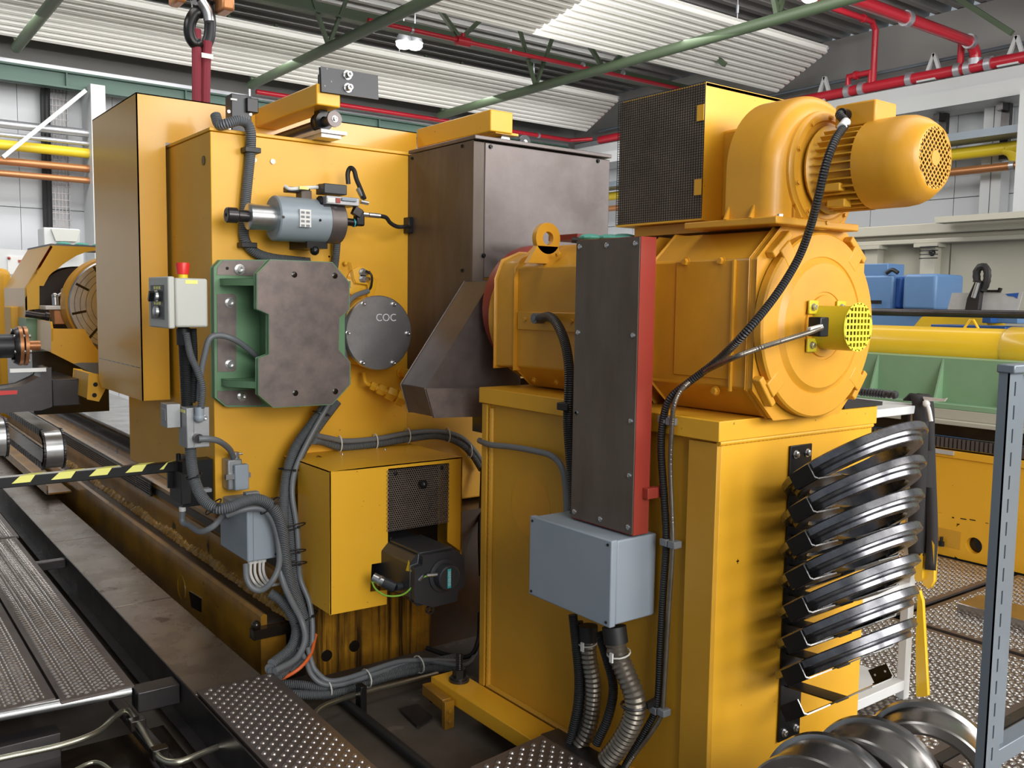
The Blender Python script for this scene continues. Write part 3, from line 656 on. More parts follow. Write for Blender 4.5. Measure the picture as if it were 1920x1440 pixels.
# ---------------------------------------------------------------- hydraulic cylinder unit
t = thing('actuator_cylinder', 'grey hydraulic cylinder with silver sleeve and valve block on the column', 'cylinder', PY(550, 455, 3.93))
ca = PY(428, 404, 3.93); ca = V(ca.x, 3.93, PY(540, 411, 3.93).z)
def xat(u): return PY(u, 410, 3.93).x
m = MB(); m.lathe(V(xat(424), 3.93, ca.z), AX, [(0, .008), (.0, .030), (.004, .034), (.045, .034), (.05, .028), (.052, .026), (.16, .026)], 26); m.build('end_bolt', 'dark_steel', t)
m = MB(); m.lathe(V(xat(464), 3.93, ca.z), AX, [(0, 1e-5), (0, .052), (.003, .057), (xat(520)-xat(464), .057)], 30); m.build('sleeve', 'zinc', t)
m = MB(); m.lathe(V(xat(511), 3.93, ca.z), AX, [(0, .05), (0, .094), (.006, .1), (xat(606)-xat(511), .1)], 40); cb = m.build('barrel', 'cyl_grey', t)
m = MB(); m.lathe(V(xat(606), 3.93, ca.z), AX, [(0, .1), (0, .103), (.012, .103), (.012, .098), (xat(635)-xat(606)-.004, .098), (xat(635)-xat(606), .094), (xat(635)-xat(606), 1e-5)], 40); m.build('flange', 'brown_steel', t)
m = MB(); q = PY(571, 410, 3.83); m.box(q.x-.025, q.x+.028, 3.822, 3.836, q.z-.037, q.z+.04); nm = m.build('label_plate', 'label_white', t)
for i in range(4):
    for dx in (-.012, .012):
        m = MB(); z = q.z+.026-i*.019; m.box(q.x+dx-.008, q.x+dx+.009, 3.8212, 3.8225, z-.005, z+.005); m.build('print', 'enclosure_dark', nm)
for u, v in ((531, 407), (600, 413)):
    m = MB(); q = PY(u, v, 3.832); m.cyl(q, q+V(0, -.004, 0), .006, n=10); m.build('bore', 'oil_recess_black', cb)
m = MB(); q = PY(590, 458, 3.93); m.box(q.x-.05, q.x+.05, 3.9, 4.1, q.z-.02, q.z+.02); m.ball(q+V(-.01, -.02, -.03), .022); m.build('mount', 'black_steel', t)
# valve on top
z1 = PY(640, 388, 3.84).z; 
m = MB(); a, b2 = PY(608, 343, 3.84), PY(651, 366, 3.84); m.box(a.x, b2.x, 3.84, 3.93, b2.z, a.z); m.build('solenoid', 'servo_black', t, bevel=.004)
m = MB(); a, b2 = PY(612, 366, 3.82), PY(674, 387, 3.82); m.box(a.x, b2.x, 3.82, 3.93, b2.z, a.z); vb = m.build('valve_body', 'cast_alu', t, bevel=.003)
m = MB(); a, b2 = PY(614, 370, 3.818), PY(628, 380, 3.818); m.box(a.x, b2.x, 3.816, 3.82, b2.z, a.z); m.build('label', 'label_white', vb)
m = MB(); a, b2 = PY(630, 371, 3.818), PY(638, 381, 3.818); m.box(a.x, b2.x, 3.816, 3.82, b2.z, a.z); m.build('label', 'red_paint', vb)
m = MB(); a, b2 = PY(640, 368, 3.818), PY(668, 383, 3.818); m.box(a.x, b2.x, 3.81, 3.82, b2.z+.01, a.z-.006); m.build('regulator', 'enclosure_grey', vb, bevel=.003)
m = MB(); m.cyl(PY(597, 378, 3.88), PY(614, 380, 3.88), .027, n=18); m.cyl(PY(598, 352, 3.9), PY(612, 352, 3.9), .018, n=14); m.build('plug_housing', 'black_steel', t, bevel=.003)
m = MB(); a, b2 = PY(607, 385, 3.85), PY(632, 400, 3.85); m.box(a.x, b2.x, 3.85, 3.93, b2.z, a.z); m.build('manifold', 'servo_black', t)
m = MB(); a, b2 = PY(539, 349, 3.93), PY(582, 363, 3.93); m.box(a.x, b2.x, 3.93, 3.98, b2.z, a.z); m.build('connector', 'servo_black', t, bevel=.003)
m = MB(); a, b2 = PY(563, 356, 3.92), PY(583, 374, 3.92); m.box(a.x, b2.x, 3.91, 3.97, b2.z, a.z); m.build('sensor_block', 'brown_panel', t, bevel=.003)
m = MB(); m.tube([PY(534, 349, 3.92), PY(545, 354, 3.9), PY(570, 352, 3.9), PY(596, 351, 3.9)], .008, 8); m.build('sensor_cable', 'label_white', t)
m = MB(); a, b2 = PY(561, 349, 3.885), PY(578, 356, 3.885); m.box(a.x, b2.x, 3.88, 3.89, b2.z, a.z); m.build('cable_tag', 'tape_yellow', t)
m = MB(); m.tube([PY(634, 414, 3.88), PY(668, 418, 3.88)], .018, 14, k=1); m.build('port_tube', 'black_steel', t)
m = MB(); m.cyl(PY(662, 418, 3.88), PY(664, 418, 3.88)+V(.0, 0, 0), .0195, n=14); m.build('ring', 'teal_label', t)
m = MB(); q = PY(673, 410, 3.88); m.obox(q, (.022, 0, 0), (0, .02, 0), (0, 0, .035)); m.build('elbow', 'black_steel', t, bevel=.008)
m = MB(); m.bar(PY(662, 393, 3.86), PY(676, 402, 3.86), .03, .04); m.build('lever', 'dark_steel', t, bevel=.003)
m = MB(); m.cyl(PY(680, 402, 3.87), PY(690, 403, 3.87), .012, n=8); m.cyl(PY(691, 403, 3.87), PY(712, 405, 3.87), .012, n=12); m.build('hose_fitting', 'zinc', t)
m = MB(); m.tube([PY(712, 405, 3.87), PY(724, 408, 3.88), PY(732, 418, 3.89), PY(745, 425, 3.9), PY(762, 425, 3.92), PX(770, 425, 2.42)], .010, 10); m.build('hose', 'black_rubber', t)
m = MB(); q = PX(768, 423, 2.408); m.box(2.385, 2.41, q.y-.03, q.y+.03, q.z-.04, q.z+.04); m.build('gland', 'black_steel', t, bevel=.003)
m = MB(); m.tube([PY(653, 345, 3.98), PY(652, 325, 3.98), PY(657, 315, 3.97), PY(664, 320, 3.95), PY(668, 335, 3.93), PY(675, 352, 3.9), PY(683, 372, 3.86)], .011, 10); m.build('hose', 'black_rubber', t)
m = MB(); m.cyl(PY(672, 355, 3.9), PY(680, 370, 3.87), .013, n=10); m.cyl(PY(676, 378, 3.86), PY(690, 381, 3.86), .010, n=10); m.build('hose_fitting', 'zinc', t)
# ---------------------------------------------------------------- sliding guard
GY = 4.689
t = thing('sliding_guard', 'tall glossy yellow sheet metal guard behind the column', 'guard', (1.25, GY, 1.09))
m = MB(); m.prism([V(1.249, GY, 2.58), V(2.812, GY, 2.58), V(2.812, GY, 2.358), V(1.383, GY, 2.358), V(1.383, GY, 1.09), V(1.249, GY, 1.09)], (0, .006, 0)); m.build('front_sheet', 'yellow_gloss', t)
m = MB(); m.prism([V(1.249, GY, 2.58), V(1.249, 5.576, 2.58), V(1.249, 5.576, 1.13), V(1.249, 5.52, 1.09), V(1.249, GY, 1.09)], (.006, 0, 0)); m.build('side_sheet', 'yellow_gloss', t)
m = MB(); m.box(1.249, 2.812, GY, 5.576, 2.574, 2.58); m.build('top_sheet', 'yellow_gloss', t)
m = MB(); m.box(1.31, 1.383, GY+.006, 4.9, 1.09, 2.36); m.build('inner_flange', 'oil_recess_black', t)
m = MB()
for i in range(9):
    y = 4.72+i*.095; z = 1.252; m.box(1.2482, 1.2492, y, y+.075, z-.002, z+.002)
m.build('weld_line', 'oil_recess_black', t)
# beams above the column
def beam(x0, x1, y0, zt_, zb_, label):
    t = thing('guide_beam', label, 'beam', (x0, y0, zb_)); m = MB(); m.box(x0, x1, y0, GY-.002, zb_, zt_); m.build('tube', 'yellow_light', t, bevel=.006); return t
beam(2.812, 2.957, 3.948, 2.598, 2.487, 'yellow square beam above the brown cover')
b1 = beam(1.841, 1.96, 3.95, 2.582, 2.487, 'yellow square beam carrying the dark bolted plate')
p0, p1 = PY(602, 125, 3.93), PY(708, 186, 3.93)
t = thing('end_plate', 'dark grey plate with two bolts on the end of the left beam', 'plate', (p0.x, 3.93, p1.z))
m = MB(); m.prism([PY(602, 125, 3.93), PY(708, 142, 3.93), PY(709, 186, 3.93), PY(604, 171, 3.93)], (0, .02, 0)); m.build('plate', 'servo_black', t, bevel=.002)
for u, v in ((651, 141), (652, 165)): m = MB(); m.screw(PY(u, v, 3.93), -AY, .0145, .03); m.build('screw', 'screw_zinc', t)
for u, v in ((621, 153), (609, 161), (613, 129)): m = MB(); q = PY(u, v, 3.9298); m.cyl(q, q+V(0, -.001, 0), .0045, n=10); m.build('hole', 'oil_recess_black', t)
m = MB(); m.box(p0.x, p0.x+.10, 3.951, 3.965, p1.z-.02, p0.z-.03); m.build('clamp', 'dark_steel', t)
# rail assembly
t = thing('guide_rail', 'dark linear rail with roller disc lying on top of the column', 'rail', PY(560, 262, 4.2))
ra, rb = PY(632, 213, 3.93), V(0, 0, 0)
x0 = ra.x
zz = 2.47
m = MB(); m.box(x0-.05, x0+.05, 3.99, 4.66, 2.353, 2.37); m.box(x0-.06, x0+.07, 3.97, 4.3, 2.37, 2.385); m.build('base_bar', 'aluminium', t)
m = MB(); m.cyl(V(x0-.01, 3.95, 2.43), V(x0-.01, 4.66, 2.43), .022, n=16); m.build('rod', 'dark_steel', t)
m = MB(); m.lathe(V(x0-.01, 3.945, 2.43), AY, [(-.012, 1e-5), (-.012, .036), (0, .036), (0, 1e-5)], 28); m.build('disc', 'brown_steel', t)
m = MB(); m.screw(V(x0-.01, 3.933, 2.43), -AY, .01, .014); m.build('screw', 'screw_zinc', t)
m = MB(); m.lathe(V(x0-.01, 4.04, 2.435), AY, [(0, .022), (0, .043), (.012, .045), (.02, .04), (.05, .04), (.06, .045), (.07, .04), (.07, .022)], 26); m.box(x0-.03, x0+.01, 4.05, 4.11, 2.47, 2.49); m.build('bearing', 'black_steel', t)
t = thing('roller_bearing', 'roller and disc pair under the end of the right beam', 'roller', PY(950, 265, 3.9))
m = MB(); q = PY(985, 266, 3.96); m.lathe(q, AY, [(0, 1e-5), (0, .036), (.012, .036), (.012, 1e-5)], 26); m.build('disc', 'servo_black', t)
m = MB(); m.screw(q+V(0, -.001, 0), -AY, .008, .008); m.build('screw', 'screw_zinc', t)
m = MB(); q = PY(948, 262, 4.0); m.cyl(q, q+V(0, .3, 0), .03, n=16); m.build('rod', 'zinc', t)
m = MB(); q = PY(948, 250, 3.98); m.box(q.x-.08, q.x+.07, 3.96, 4.2, q.z-.01, q.z+.002); m.build('plate', 'yellow_light', t)
# limit switch on top-left
t = thing('limit_switch', 'black limit switch box on the top left corner of the column', 'switch', (1.5, 4.2, 2.352))
p0, p1 = PY(421, 183, 4.25), PY(476, 245, 4.25)
m = MB(); m.box(PY(424, 0, 4.25).x, PY(462, 0, 4.25).x, 4.2, 4.28, 2.352, PY(440, 180, 4.25).z); m.build('body', 'servo_black', t, bevel=.004)
m = MB(); m.box(PY(455, 0, 4.22).x, PY(477, 0, 4.22).x, 4.18, 4.3, PY(465, 213, 4.22).z, PY(465, 186, 4.22).z); m.build('head', 'black_steel', t, bevel=.004)
m = MB(); a, b2 = PY(432, 184, 4.199), PY(444, 189, 4.199); m.box(a.x, b2.x, 4.195, 4.2, b2.z, a.z); m.build('label', 'label_white', t)
m = MB(); q = PY(468, 180, 4.25); m.cyl(q+V(0, 0, -.02), q+V(0, 0, .03), .008, n=10); m.build('plunger', 'screw_zinc', t)
for u, v in ((429, 209), (470, 214), (430, 242)):
    m = MB(); m.screw(PY(u, v, 4.199), -AY, .005, .005); m.build('screw', 'screw_zinc', t)
# ---------------------------------------------------------------- brown sheet covers
t = thing('brown_cover', 'big brown bare steel box cover right of the yellow column', 'cover', (2.41, 3.515, 1.2))
m = MB(); m.box(2.475, 3.257, 3.515, 4.095, 1.714, 2.335); m.build('box', 'brown_steel', t, bevel=.004)
m = MB(); m.prism([V(2.411, 3.518, 2.335), V(2.411, 4.12, 2.335), V(2.411, 4.12, 1.15), V(2.411, 3.7, 1.15), V(2.411, 3.518, 1.35)], (.063, 0, 0)); m.build('side_sheet', 'brown_panel', t, bevel=.003)
m = MB(); m.box(2.408, 3.255, 3.50, 4.095, 2.342, 2.36); m.build('lid', 'brown_steel', t, bevel=.003)
for u, v in ((920, 275), (1121, 302), (907, 479)):
    m = MB(); m.screw(PY(u, v, 3.514), -AY, .008, .008); m.build('screw', 'black_steel', t)
for u, v in ((774, 297), (868, 274), (868, 507)):
    m = MB(); m.screw(PX(u, v, 2.413), -AX, .008, .008); m.build('screw', 'black_steel', t)
t = thing('brown_chute', 'slanting brown sheet metal chute guard below the brown cover', 'chute', (2.1, 3.35, 1.09))
fr = [PY(u, v, 3.35) for u, v in ((922, 527), (948, 525), (975, 560), (975, 727), (908, 727), (912, 779), (815, 782), (800, 728))]
m = MB(); m.prism(fr, (0, .22, 0)); m.build('body', 'brown_steel', t, bevel=.003)
m = MB(); m.box(2.41, 3.1, 3.37, 3.5, 1.0, 1.25); m.build('inner_plate', 'oil_recess_black', t)
m = MB(); m.prism([PY(u, v, 3.338) for u, v in ((800, 729), (909, 729), (912, 780), (815, 783))], (0, .014, 0)); m.build('lower_strip_lit', 'brown_machined', t, bevel=.002)  # lighter brown paints in the light this strip catches below the tilted face
# ---------------------------------------------------------------- spindle motor
MX, MZ = 2.58, 1.54
t = thing('spindle_motor', 'large ochre painted electric motor lying on the yellow plinth', 'motor', (MX, 2.3, 1.243))
def octa(hw, zt_, zb_, ch, y): return [V(MX-hw, y, zt_-ch*1.0), V(MX-hw+ch*1.1, y, zt_), V(MX+hw-ch*1.1, y, zt_), V(MX+hw, y, zt_-ch), V(MX+hw, y, zb_+ch), V(MX+hw-ch*1.1, y, zb_), V(MX-hw+ch*1.1, y, zb_), V(MX-hw, y, zb_+ch)]
m = MB(); m.prism(octa(.28, 1.84, 1.246, .095, 1.83), (0, .42, 0)); fb = m.build('front_body', 'ochre_paint', t, bevel=.006)
m = MB(); m.prism(octa(.283, 1.845, 1.244, .098, 1.805), (0, .03, 0)); m.build('end_shield', 'ochre_paint', t, bevel=.005)
m = MB(); m.prism(octa(.272, 1.835, 1.25, .09, 2.33), (0, .72, 0)); rb_ = m.build('rear_body', 'ochre_paint', t, bevel=.006)
m = MB(); m.prism(octa(.24, 1.80, 1.27, .08, 2.25), (0, .1, 0)); m.build('neck', 'ochre_side', t, bevel=.004)
m = MB(); m.prism([V(2.298, 3.03, 1.70), V(2.33, 3.03, 1.775), V(2.42, 3.03, 1.81), V(2.75, 3.03, 1.81), V(2.86, 3.03, 1.7), V(2.86, 3.03, 1.33), V(2.298, 3.03, 1.33)], (0, .14, 0)); m.build('rear_cap', 'ochre_paint', t, bevel=.01)
m = MB(); m.lathe(V(MX, 3.17, MZ), AY, [(0, .1), (0, .275), (.01, .285), (.05, .285), (.06, .27), (.06, .1)], 56); m.build('rear_flange', 'ochre_paint', t)
m = MB(); m.lathe(V(MX+.02, 3.235, MZ+.035), AY, [(0, .285), (.06, .285), (.06, .26), (0, .26), (0, .285)], 48); m.build('red_ring', 'red_paint', t)
# recessed panel and weld seams on the left side
m = MB(); a, b2 = PX(1262, 0, 2.299).y, 0
m.box(2.296, 2.301, PX(1371, 600, 2.298).y, PX(1266, 600, 2.298).y, PX(1371, 700, 2.298).z-.02, PX(1300, 490, 2.298).z-.0); m.build('side_panel', 'ochre_paint', fb, bevel=.002)
m = MB(); y = PX(1371, 600, 2.298).y; m.box(2.288, 2.3, y-.012, y-.005, 1.33, 1.745); m.build('seam', 'ochre_paint', fb)
for u, v in ((1287, 491), (1353, 489), (1342, 733)):
    m = MB(); m.hexbolt(PX(u, v, 2.298), -AX, .012, .014); m.build('bolt', 'ochre_paint', fb)
for u, v in ((987, 599), (1075, 602)):
    m = MB(); m.hexbolt(PX(u, v, 2.306), -AX, .009, .012); m.build('bolt', 'ochre_paint', rb_)
m = MB(); m.box(2.300, 2.309, 2.4, 3.02, 1.49, 1.565); m.build('cover_strip', 'ochre_paint', rb_, bevel=.003)
for u, v in ((1003, 481), (1047, 477)):
    m = MB(); q = PX(u, v, 2.33); m.hexbolt(q, V(-1, 0, 1), .01, .012); m.build('bolt', 'ochre_paint', rb_)
for u, v in ((1003, 712), (1045, 716)):
    m = MB(); q = PX(u, v, 2.33); m.hexbolt(q, V(-1, 0, -1), .01, .012); m.build('bolt', 'ochre_paint', rb_)
# end shield disc
m = MB(); m.lathe(V(MX, 1.80, MZ), -AY, [(0, .298), (.025, .298), (.031, .292), (.031, .222), (.027, .219), (.030, .214), (.040, .200), (.043, .11), (.040, .108), (.040, .10), (.047, .098), (.047, 1e-5)], 72)
ds = m.build('end_disc', 'ochre_paint', t, angle=28)
for a in (130, 50, 218, -38):
    a = math.radians(a); c = V(MX+.275*math.cos(a)*.99, 1.79, MZ+.285*math.sin(a)); r = V(math.cos(a), 0, math.sin(a)); s = V(-math.sin(a), 0, math.cos(a))
    m = MB(); m.obox(c+r*.005, r*.035, s*.028, V(0, -.022, 0)); m.obox(c+r*.045-s*.0, r*.012, s*.055, V(0, -.016, 0)); m.build('cast_lug', 'ochre_paint', t, bevel=.004)
# lifting lug
q = PY(1026, 450, 2.86); q = V(q.x, 2.86, q.z)
m = MB(); R1, R0 = .062, .027; n = 20; pts = []
c = V(PY(1028, 447, 2.86).x, 2.86, PY(1028, 447, 2.86).z)
m.lathe(c, AY, [(0, R0), (0, R1), (.025, R1), (.025, R0), (0, R0)], 28)
m.prism([c+V(-.056, .0, -.031), c+V(.056, .0, -.031), c+V(.062, 0, -.1), c+V(-.10, 0, -.1)], (0, .025, 0))
m.build('lifting_lug', 'ochre_paint', t)
t2 = MB(); 
for i in range(7): 
    q = V(2.36+.05*i, 2.62-.03*i+.05*random.random(), 1.853); t2.ball(q, .04+.015*random.random(), 10, .3)
tag(t2.build('cloth', 'turquoise_cloth'), 'crumpled turquoise cloth strip on top of the motor beside the lifting lug', 'cloth')
# red cover and bracket behind duct
m = MB(); m.prism([V(2.255, 2.262, 1.80), V(2.255, 2.30, 1.80), V(2.255, 2.33, 1.72), V(2.255, 2.33, 1.42), V(2.255, 2.262, 1.36)], (.04, 0, 0)); m.build('frame_plate', 'yellow_light', t, bevel=.003)
a, b2 = PY(1055, 440, 3.2), PY(1140, 452, 3.2)
m = MB(); m.box(a.x, b2.x, 3.1, 3.3, b2.z-.01, a.z); tag(m.build('red_plate', 'red_paint'), 'red plate edge showing behind the top of the dark duct', 'plate')
m = MB(); m.tube([PY(1072, 450, 2.9), PY(1110, 452, 2.85), PY(1150, 452, 2.8)], .012, 8); tag(m.build('hose', 'black_rubber'), 'short black hose on top of the motor behind the duct', 'hose')
# tacho encoder
t = thing('tacho_encoder', 'lime yellow encoder housing with a square-hole grille on the motor end', 'encoder', (MX, 1.7, MZ-.08))
EY0, EY1, ER = 1.752, 1.635, .075
m = MB(); m.lathe(V(MX, EY0, MZ), -AY, [(0, ER-.004), (0, ER), (EY0-EY1, ER), (EY0-EY1, ER-.005), (0, ER-.005)], 40, a0=math.radians(-60+0), a1=math.radians(240)); m.build('shell', 'lime_yellow', t)
m = MB(); m.cyl(V(MX, EY0, MZ), V(MX, EY1+.03, MZ), .045, n=24); m.build('core', 'black_steel', t)
def lattice(c, ex, ey, n_, R, pitch, w, th, diag=False, rim=.004):
    """flat grid of bars inside a circle, plus rim"""
    m = MB(); k = int(R/pitch)+1
    for i in range(-k, k+1):
        o = (i+.5)*pitch
        if abs(o) < R:
            h = math.sqrt(R*R-o*o)
            m.obox(c+ex*o, ex*w/2, ey*h, n_*th/2); m.obox(c+ey*o, ey*w/2, ex*h, n_*th*.42)
    m.lathe(c-n_*th/2, n_, [(0, R-rim), (0, R+rim*.3), (th, R+rim*.3), (th, R-rim), (0, R-rim)], 40); return m
lattice(V(MX, EY1, MZ), AX, AZ, AY, ER, .0185, .0065, .003).build('grille', 'grille_lime', t)
for sx, sz in ((-1, 1), (-1, -1), (1, 1)):
    q = V(MX+sx*.075, EY0-.004, MZ+sz*.06); m = MB(); m.obox(q, (.024, 0, 0), (0, .004, 0), (0, 0, .022)); ft = m.build('foot', 'lime_yellow', t, bevel=.003)
    m = MB(); m.hexbolt(q+V(-.004, -.004, 0), -AY, .009, .012); m.build('bolt', 'screw_zinc', ft)
q = PY(1543, 613, 1.66); m = MB(); m.box(q.x-.02, q.x+.024, 1.655, 1.70, q.z-.03, q.z+.03); cp = m.build('connector', 'black_steel', t, bevel=.004)
m = MB(); a, b2 = PY(1517, 618, 1.64), PY(1540, 612, 1.64); m.bar(a, b2, .012, .012); m.build('cable_tag', 'label_white', cp)
# ---------------------------------------------------------------- blower
FX, FZ = 2.56, 2.03
t = thing('blower', 'ochre blower with wire mesh intake box on top of the motor', 'blower', (FX, 1.95, 1.85))
R = .24
def scroll_ring(d, y):
    r = R-d; pts = [V(FX-r, y, 1.872)]
    for i in range(0, 33):
        a = math.radians(180-i*6.2); pts.append(V(FX+r*math.cos(a), y, FZ+r*math.sin(a)))
    return pts+[V(FX+.17-d, y, 1.872)]
m = MB(); rows = [(0.012, 1.968), (0, 1.96)]+[(.055*(1-math.cos(math.radians(k*15))), 1.775+.055-.055*math.sin(math.radians(k*15))) for k in range(7)]
vs = []; fs = []; n = 35
for d, y in rows: vs += scroll_ring(d, y)
for i in range(len(rows)-1): fs += [(i*n+j, i*n+(j+1) % n, (i+1)*n+(j+1) % n, (i+1)*n+j) for j in range(n)]
fs += [tuple(range(n))[::-1], tuple(range((len(rows)-1)*n, len(rows)*n))]
m.add(vs, fs); m.build('scroll', 'ochre_paint', t, angle=50)
m = MB(); m.box(FX-.06, FX+.22, 1.96, 2.135, 1.9, 2.2); m.build('inlet_neck', 'ochre_side', t, bevel=.01)
m = MB(); m.box(FX-.255, FX+.18, 1.75, 2.12, 1.85, 1.873); ft = m.build('foot_plate', 'ochre_paint', t, bevel=.004)
for u in (1366, 1413, 1464):
    q = PZ(u, 427, 1.873); m = MB(); q = V(FX-.242, PX(u, 420, FX-.242).y, 1.873) if u < 1460 else V(FX-.15, 1.757, 1.873)
    e = AX*.02 if u < 1460 else AY*.02
    m.prism([q-e, q+e*.2, q+e*.2+V(0, 0, .045)], (0, .006, 0) if u < 1460 else (.006, 0, 0)); m.build('gusset', 'ochre_paint', t)
m = MB(); m.hexbolt(V(FX-.2, 1.78, 1.873), AZ, .012, .01); m.build('bolt', 'screw_zinc', t)
m = MB(); m.lathe(V(FX, 1.776, FZ), -AY, [(0, .186), (.010, .184), (.016, .176), (.022, .174), (.024, .155), (.018, .15), (.018, 1e-5)], 56); fp_ = m.build('face_plate', 'ochre_paint', t)
for i in range(10):
    a = math.radians(18+36*i); m = MB(); m.hexbolt(V(FX+.163*math.cos(a), 1.753, FZ+.163*math.sin(a)), -AY, .007, .008); m.build('bolt', 'ochre_paint', fp_)
# intake box
t2 = t
CX0, CX1, CY0, CY1, CZ0, CZ1 = 2.40, 3.03, 2.13, 2.55, 1.897, 2.348
m = MB(); m.box(CX0+.002, CX1, CY0, CY0+.01, CZ0, CZ1); m.box(CX0+.0, CX1, CY0, CY1-.0, CZ0-.008, CZ0); m.box(CX1-.01, CX1, CY0, CY1, CZ0, CZ1); m.box(CX0+.004, CX1, CY0, CY1-.02, CZ1-.012, CZ1-.002); m.build('intake_box', 'yellow_light', t)
m = MB(); m.box(CX0+.0016, CX0+.006, CY0+.001, CY1-.010, CZ0, CZ1-.006); m.build('filter_mat', 'grille_back', t)
m = MB(); ny, nz = 38, 52
for i in range(ny+1):
    y = CY0+(CY1-CY0)*i/ny; m.box(CX0-.0002, CX0+.001, y-.0009, y+.0009, CZ0, CZ1)
for i in range(nz+1):
    z = CZ0+(CZ1-CZ0)*i/nz; m.box(CX0-.001, CX0, CY0, CY1, z-.0009, z+.0009)
m.build('wire_mesh', 'black_steel', t, smooth=False)
m = MB(); a, b2 = PX(1310, 238, CX0-.002), 0
for (v0, v1, w) in ((196, 226, .018), (335, 365, .02)):
    z0_, z1_ = PX(1318, v1, CX0).z, PX(1318, v0, CX0).z; y_ = CY0+.012
    m = MB(); m.box(CX0-.005, CX0-.003, y_-.012, y_+w, z0_, z1_); m.build('paint_patch', 'yellow_paint', t)
m = MB(); m.box(CX0+.04, CX1-.1, CY0-.01, CY1-.06, 1.852, 1.887); m.build('support_board', 'ochre_side', t)
# fan motor
t = thing('fan_motor', 'ribbed ochre fan motor with round grille cowl at the top right', 'motor', (FX, 1.55, 1.9))
m = MB(); m.lathe(V(FX, 1.75, FZ), -AY, [(0, .13), (.012, .138), (.018, .125), (.03, .118), (.04, .112), (.17, .112), (.17, 1e-5)], 40); m.build('body', 'ochre_side', t)
for i in range(34):
    a = math.radians(360*i/34)
    if 62 < math.degrees(a) < 118: continue
    r = V(math.cos(a), 0, math.sin(a)); s = V(-math.sin(a), 0, math.cos(a)); m = MB(); m.obox(V(FX, 1.655, FZ)+r*.121, r*.012, s*.0022, V(0, .064, 0)); m.build('cooling_fin', 'ochre_side', t)
m = MB(); m.lathe(V(FX, 1.59, FZ), -AY, [(0, .128), (0, .132), (.10, .132), (.13, .128), (.155, .118), (.175, .103), (.185, .094), (.187, .088), (.182, .086)], 56); m.build('cowl', 'ochre_paint', t, angle=70)
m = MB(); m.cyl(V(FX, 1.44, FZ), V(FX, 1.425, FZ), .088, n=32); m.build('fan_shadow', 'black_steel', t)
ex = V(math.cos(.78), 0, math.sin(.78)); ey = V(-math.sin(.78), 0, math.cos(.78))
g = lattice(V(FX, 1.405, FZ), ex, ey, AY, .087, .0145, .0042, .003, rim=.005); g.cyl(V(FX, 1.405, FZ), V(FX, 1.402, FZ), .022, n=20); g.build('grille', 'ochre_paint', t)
zt_ = PY(1640, 205, 1.6).z
m = MB(); m.box(FX-.055, FX+.06, 1.565, 1.70, FZ+.115, FZ+.185); m.build('terminal_box', 'ochre_paint', t, bevel=.006)
m = MB(); q = V(FX-.055, 1.66, FZ+.15); m.cyl(q, q-AX*.03, .018, n=14); m.build('cable_gland', 'black_steel', t)
for z in (-.04, -.085): 
    m = MB(); m.obox(V(FX-.1+(-z-.04)*.6, 1.66, FZ+z-.03), (.02, 0, .0), (0, .03, 0), (0, 0, .012)); m.build('foot_boss', 'ochre_side', t, bevel=.003)
# ---------------------------------------------------------------- plinth
BX0, BX1, BYf, BYb = 2.218, 3.072, 1.871, 3.147
t = thing('motor_plinth', 'tall yellow welded steel plinth carrying the motor, black ring rack on its front', 'plinth', (2.6, 2.4, -.2))
m = MB(); m.box(BX0+.018, BX1, BYf, BYb, -.2, 1.175); m.build('body', 'yellow_paint', t, bevel=.002)
m = MB(); m.box(BX0, BX0+.02, BYf+.001, BYf+.12, -.2, 1.17); m.build('corner_post', 'ochre_side', t, bevel=.002)
m = MB(); m.box(BX0+.0165, BX0+.0185, BYf+.12, BYb-.06, -.2, 1.17); m.build('side_sheet', 'ochre_side', t)
m = MB(); m.box(BX0-.002, BX0+.02, BYb-.035, BYb+.0, -.05, 1.175); m.build('edge_flange', 'ochre_side', t, bevel=.002)
m = MB(); m.tube([V(BX0+.014, BYb-.05, -.04), V(BX0+.014, BYb-.05, 1.17)], .013, 8, k=1, step=.012, corr=.18); m.build('weld_bead', 'ochre_side', t)
m = MB(); m.tube([V(BX0+.014, 1.9, -.045), V(BX0+.014, BYb-.04, -.045)], .013, 8, k=1, step=.012, corr=.18); m.build('weld_bead', 'ochre_side', t)
m = MB(); m.box(BX0-.012, BX1+.008, BYf-.014, BYb+.01, 1.178, 1.243); m.build('top_plate', 'yellow_paint', t, bevel=.003)
m = MB(); m.tube([V(BX0, BYf-.004, 1.172), V(BX1, BYf-.004, 1.172)], .009, 8, k=1, step=.01, corr=.2); m.build('weld_bead', 'yellow_paint', t)
m = MB(); q = PX(1012, 955, BX0+.0165); m.cyl(V(BX0+.0165, q.y+.06, q.z), V(BX0+.0145, q.y+.06, q.z), .125, n=48); m.build('round_patch', 'ochre_paint', t)
m = MB(); m.box(2.085, BX0+.0, 1.9, 3.33, -.115, -.05); m.build('foot_flange', 'yellow_paint', t, bevel=.004)
t = thing('anchor_bolt', 'dark anchor bolt with nut on the yellow foot flange', 'bolt', (2.15, 3.24, -.05))
q = PZ(861, 1276, -.05); m = MB(); m.cyl(q, q+AZ*.012, .045, n=24); m.cyl(q+AZ*.012, q+AZ*.02, .038, n=24); m.build('washer', 'dark_steel', t)
m = MB(); m.cyl(q+AZ*.02, q+AZ*.055, .03, n=6); m.build('nut', 'black_steel', t)
m = MB(); m.tube([q+AZ*.055, q+AZ*.13], .0165, 12, k=1, step=.004, corr=.12); m.build('thread', 'black_steel', t)
t_ = t
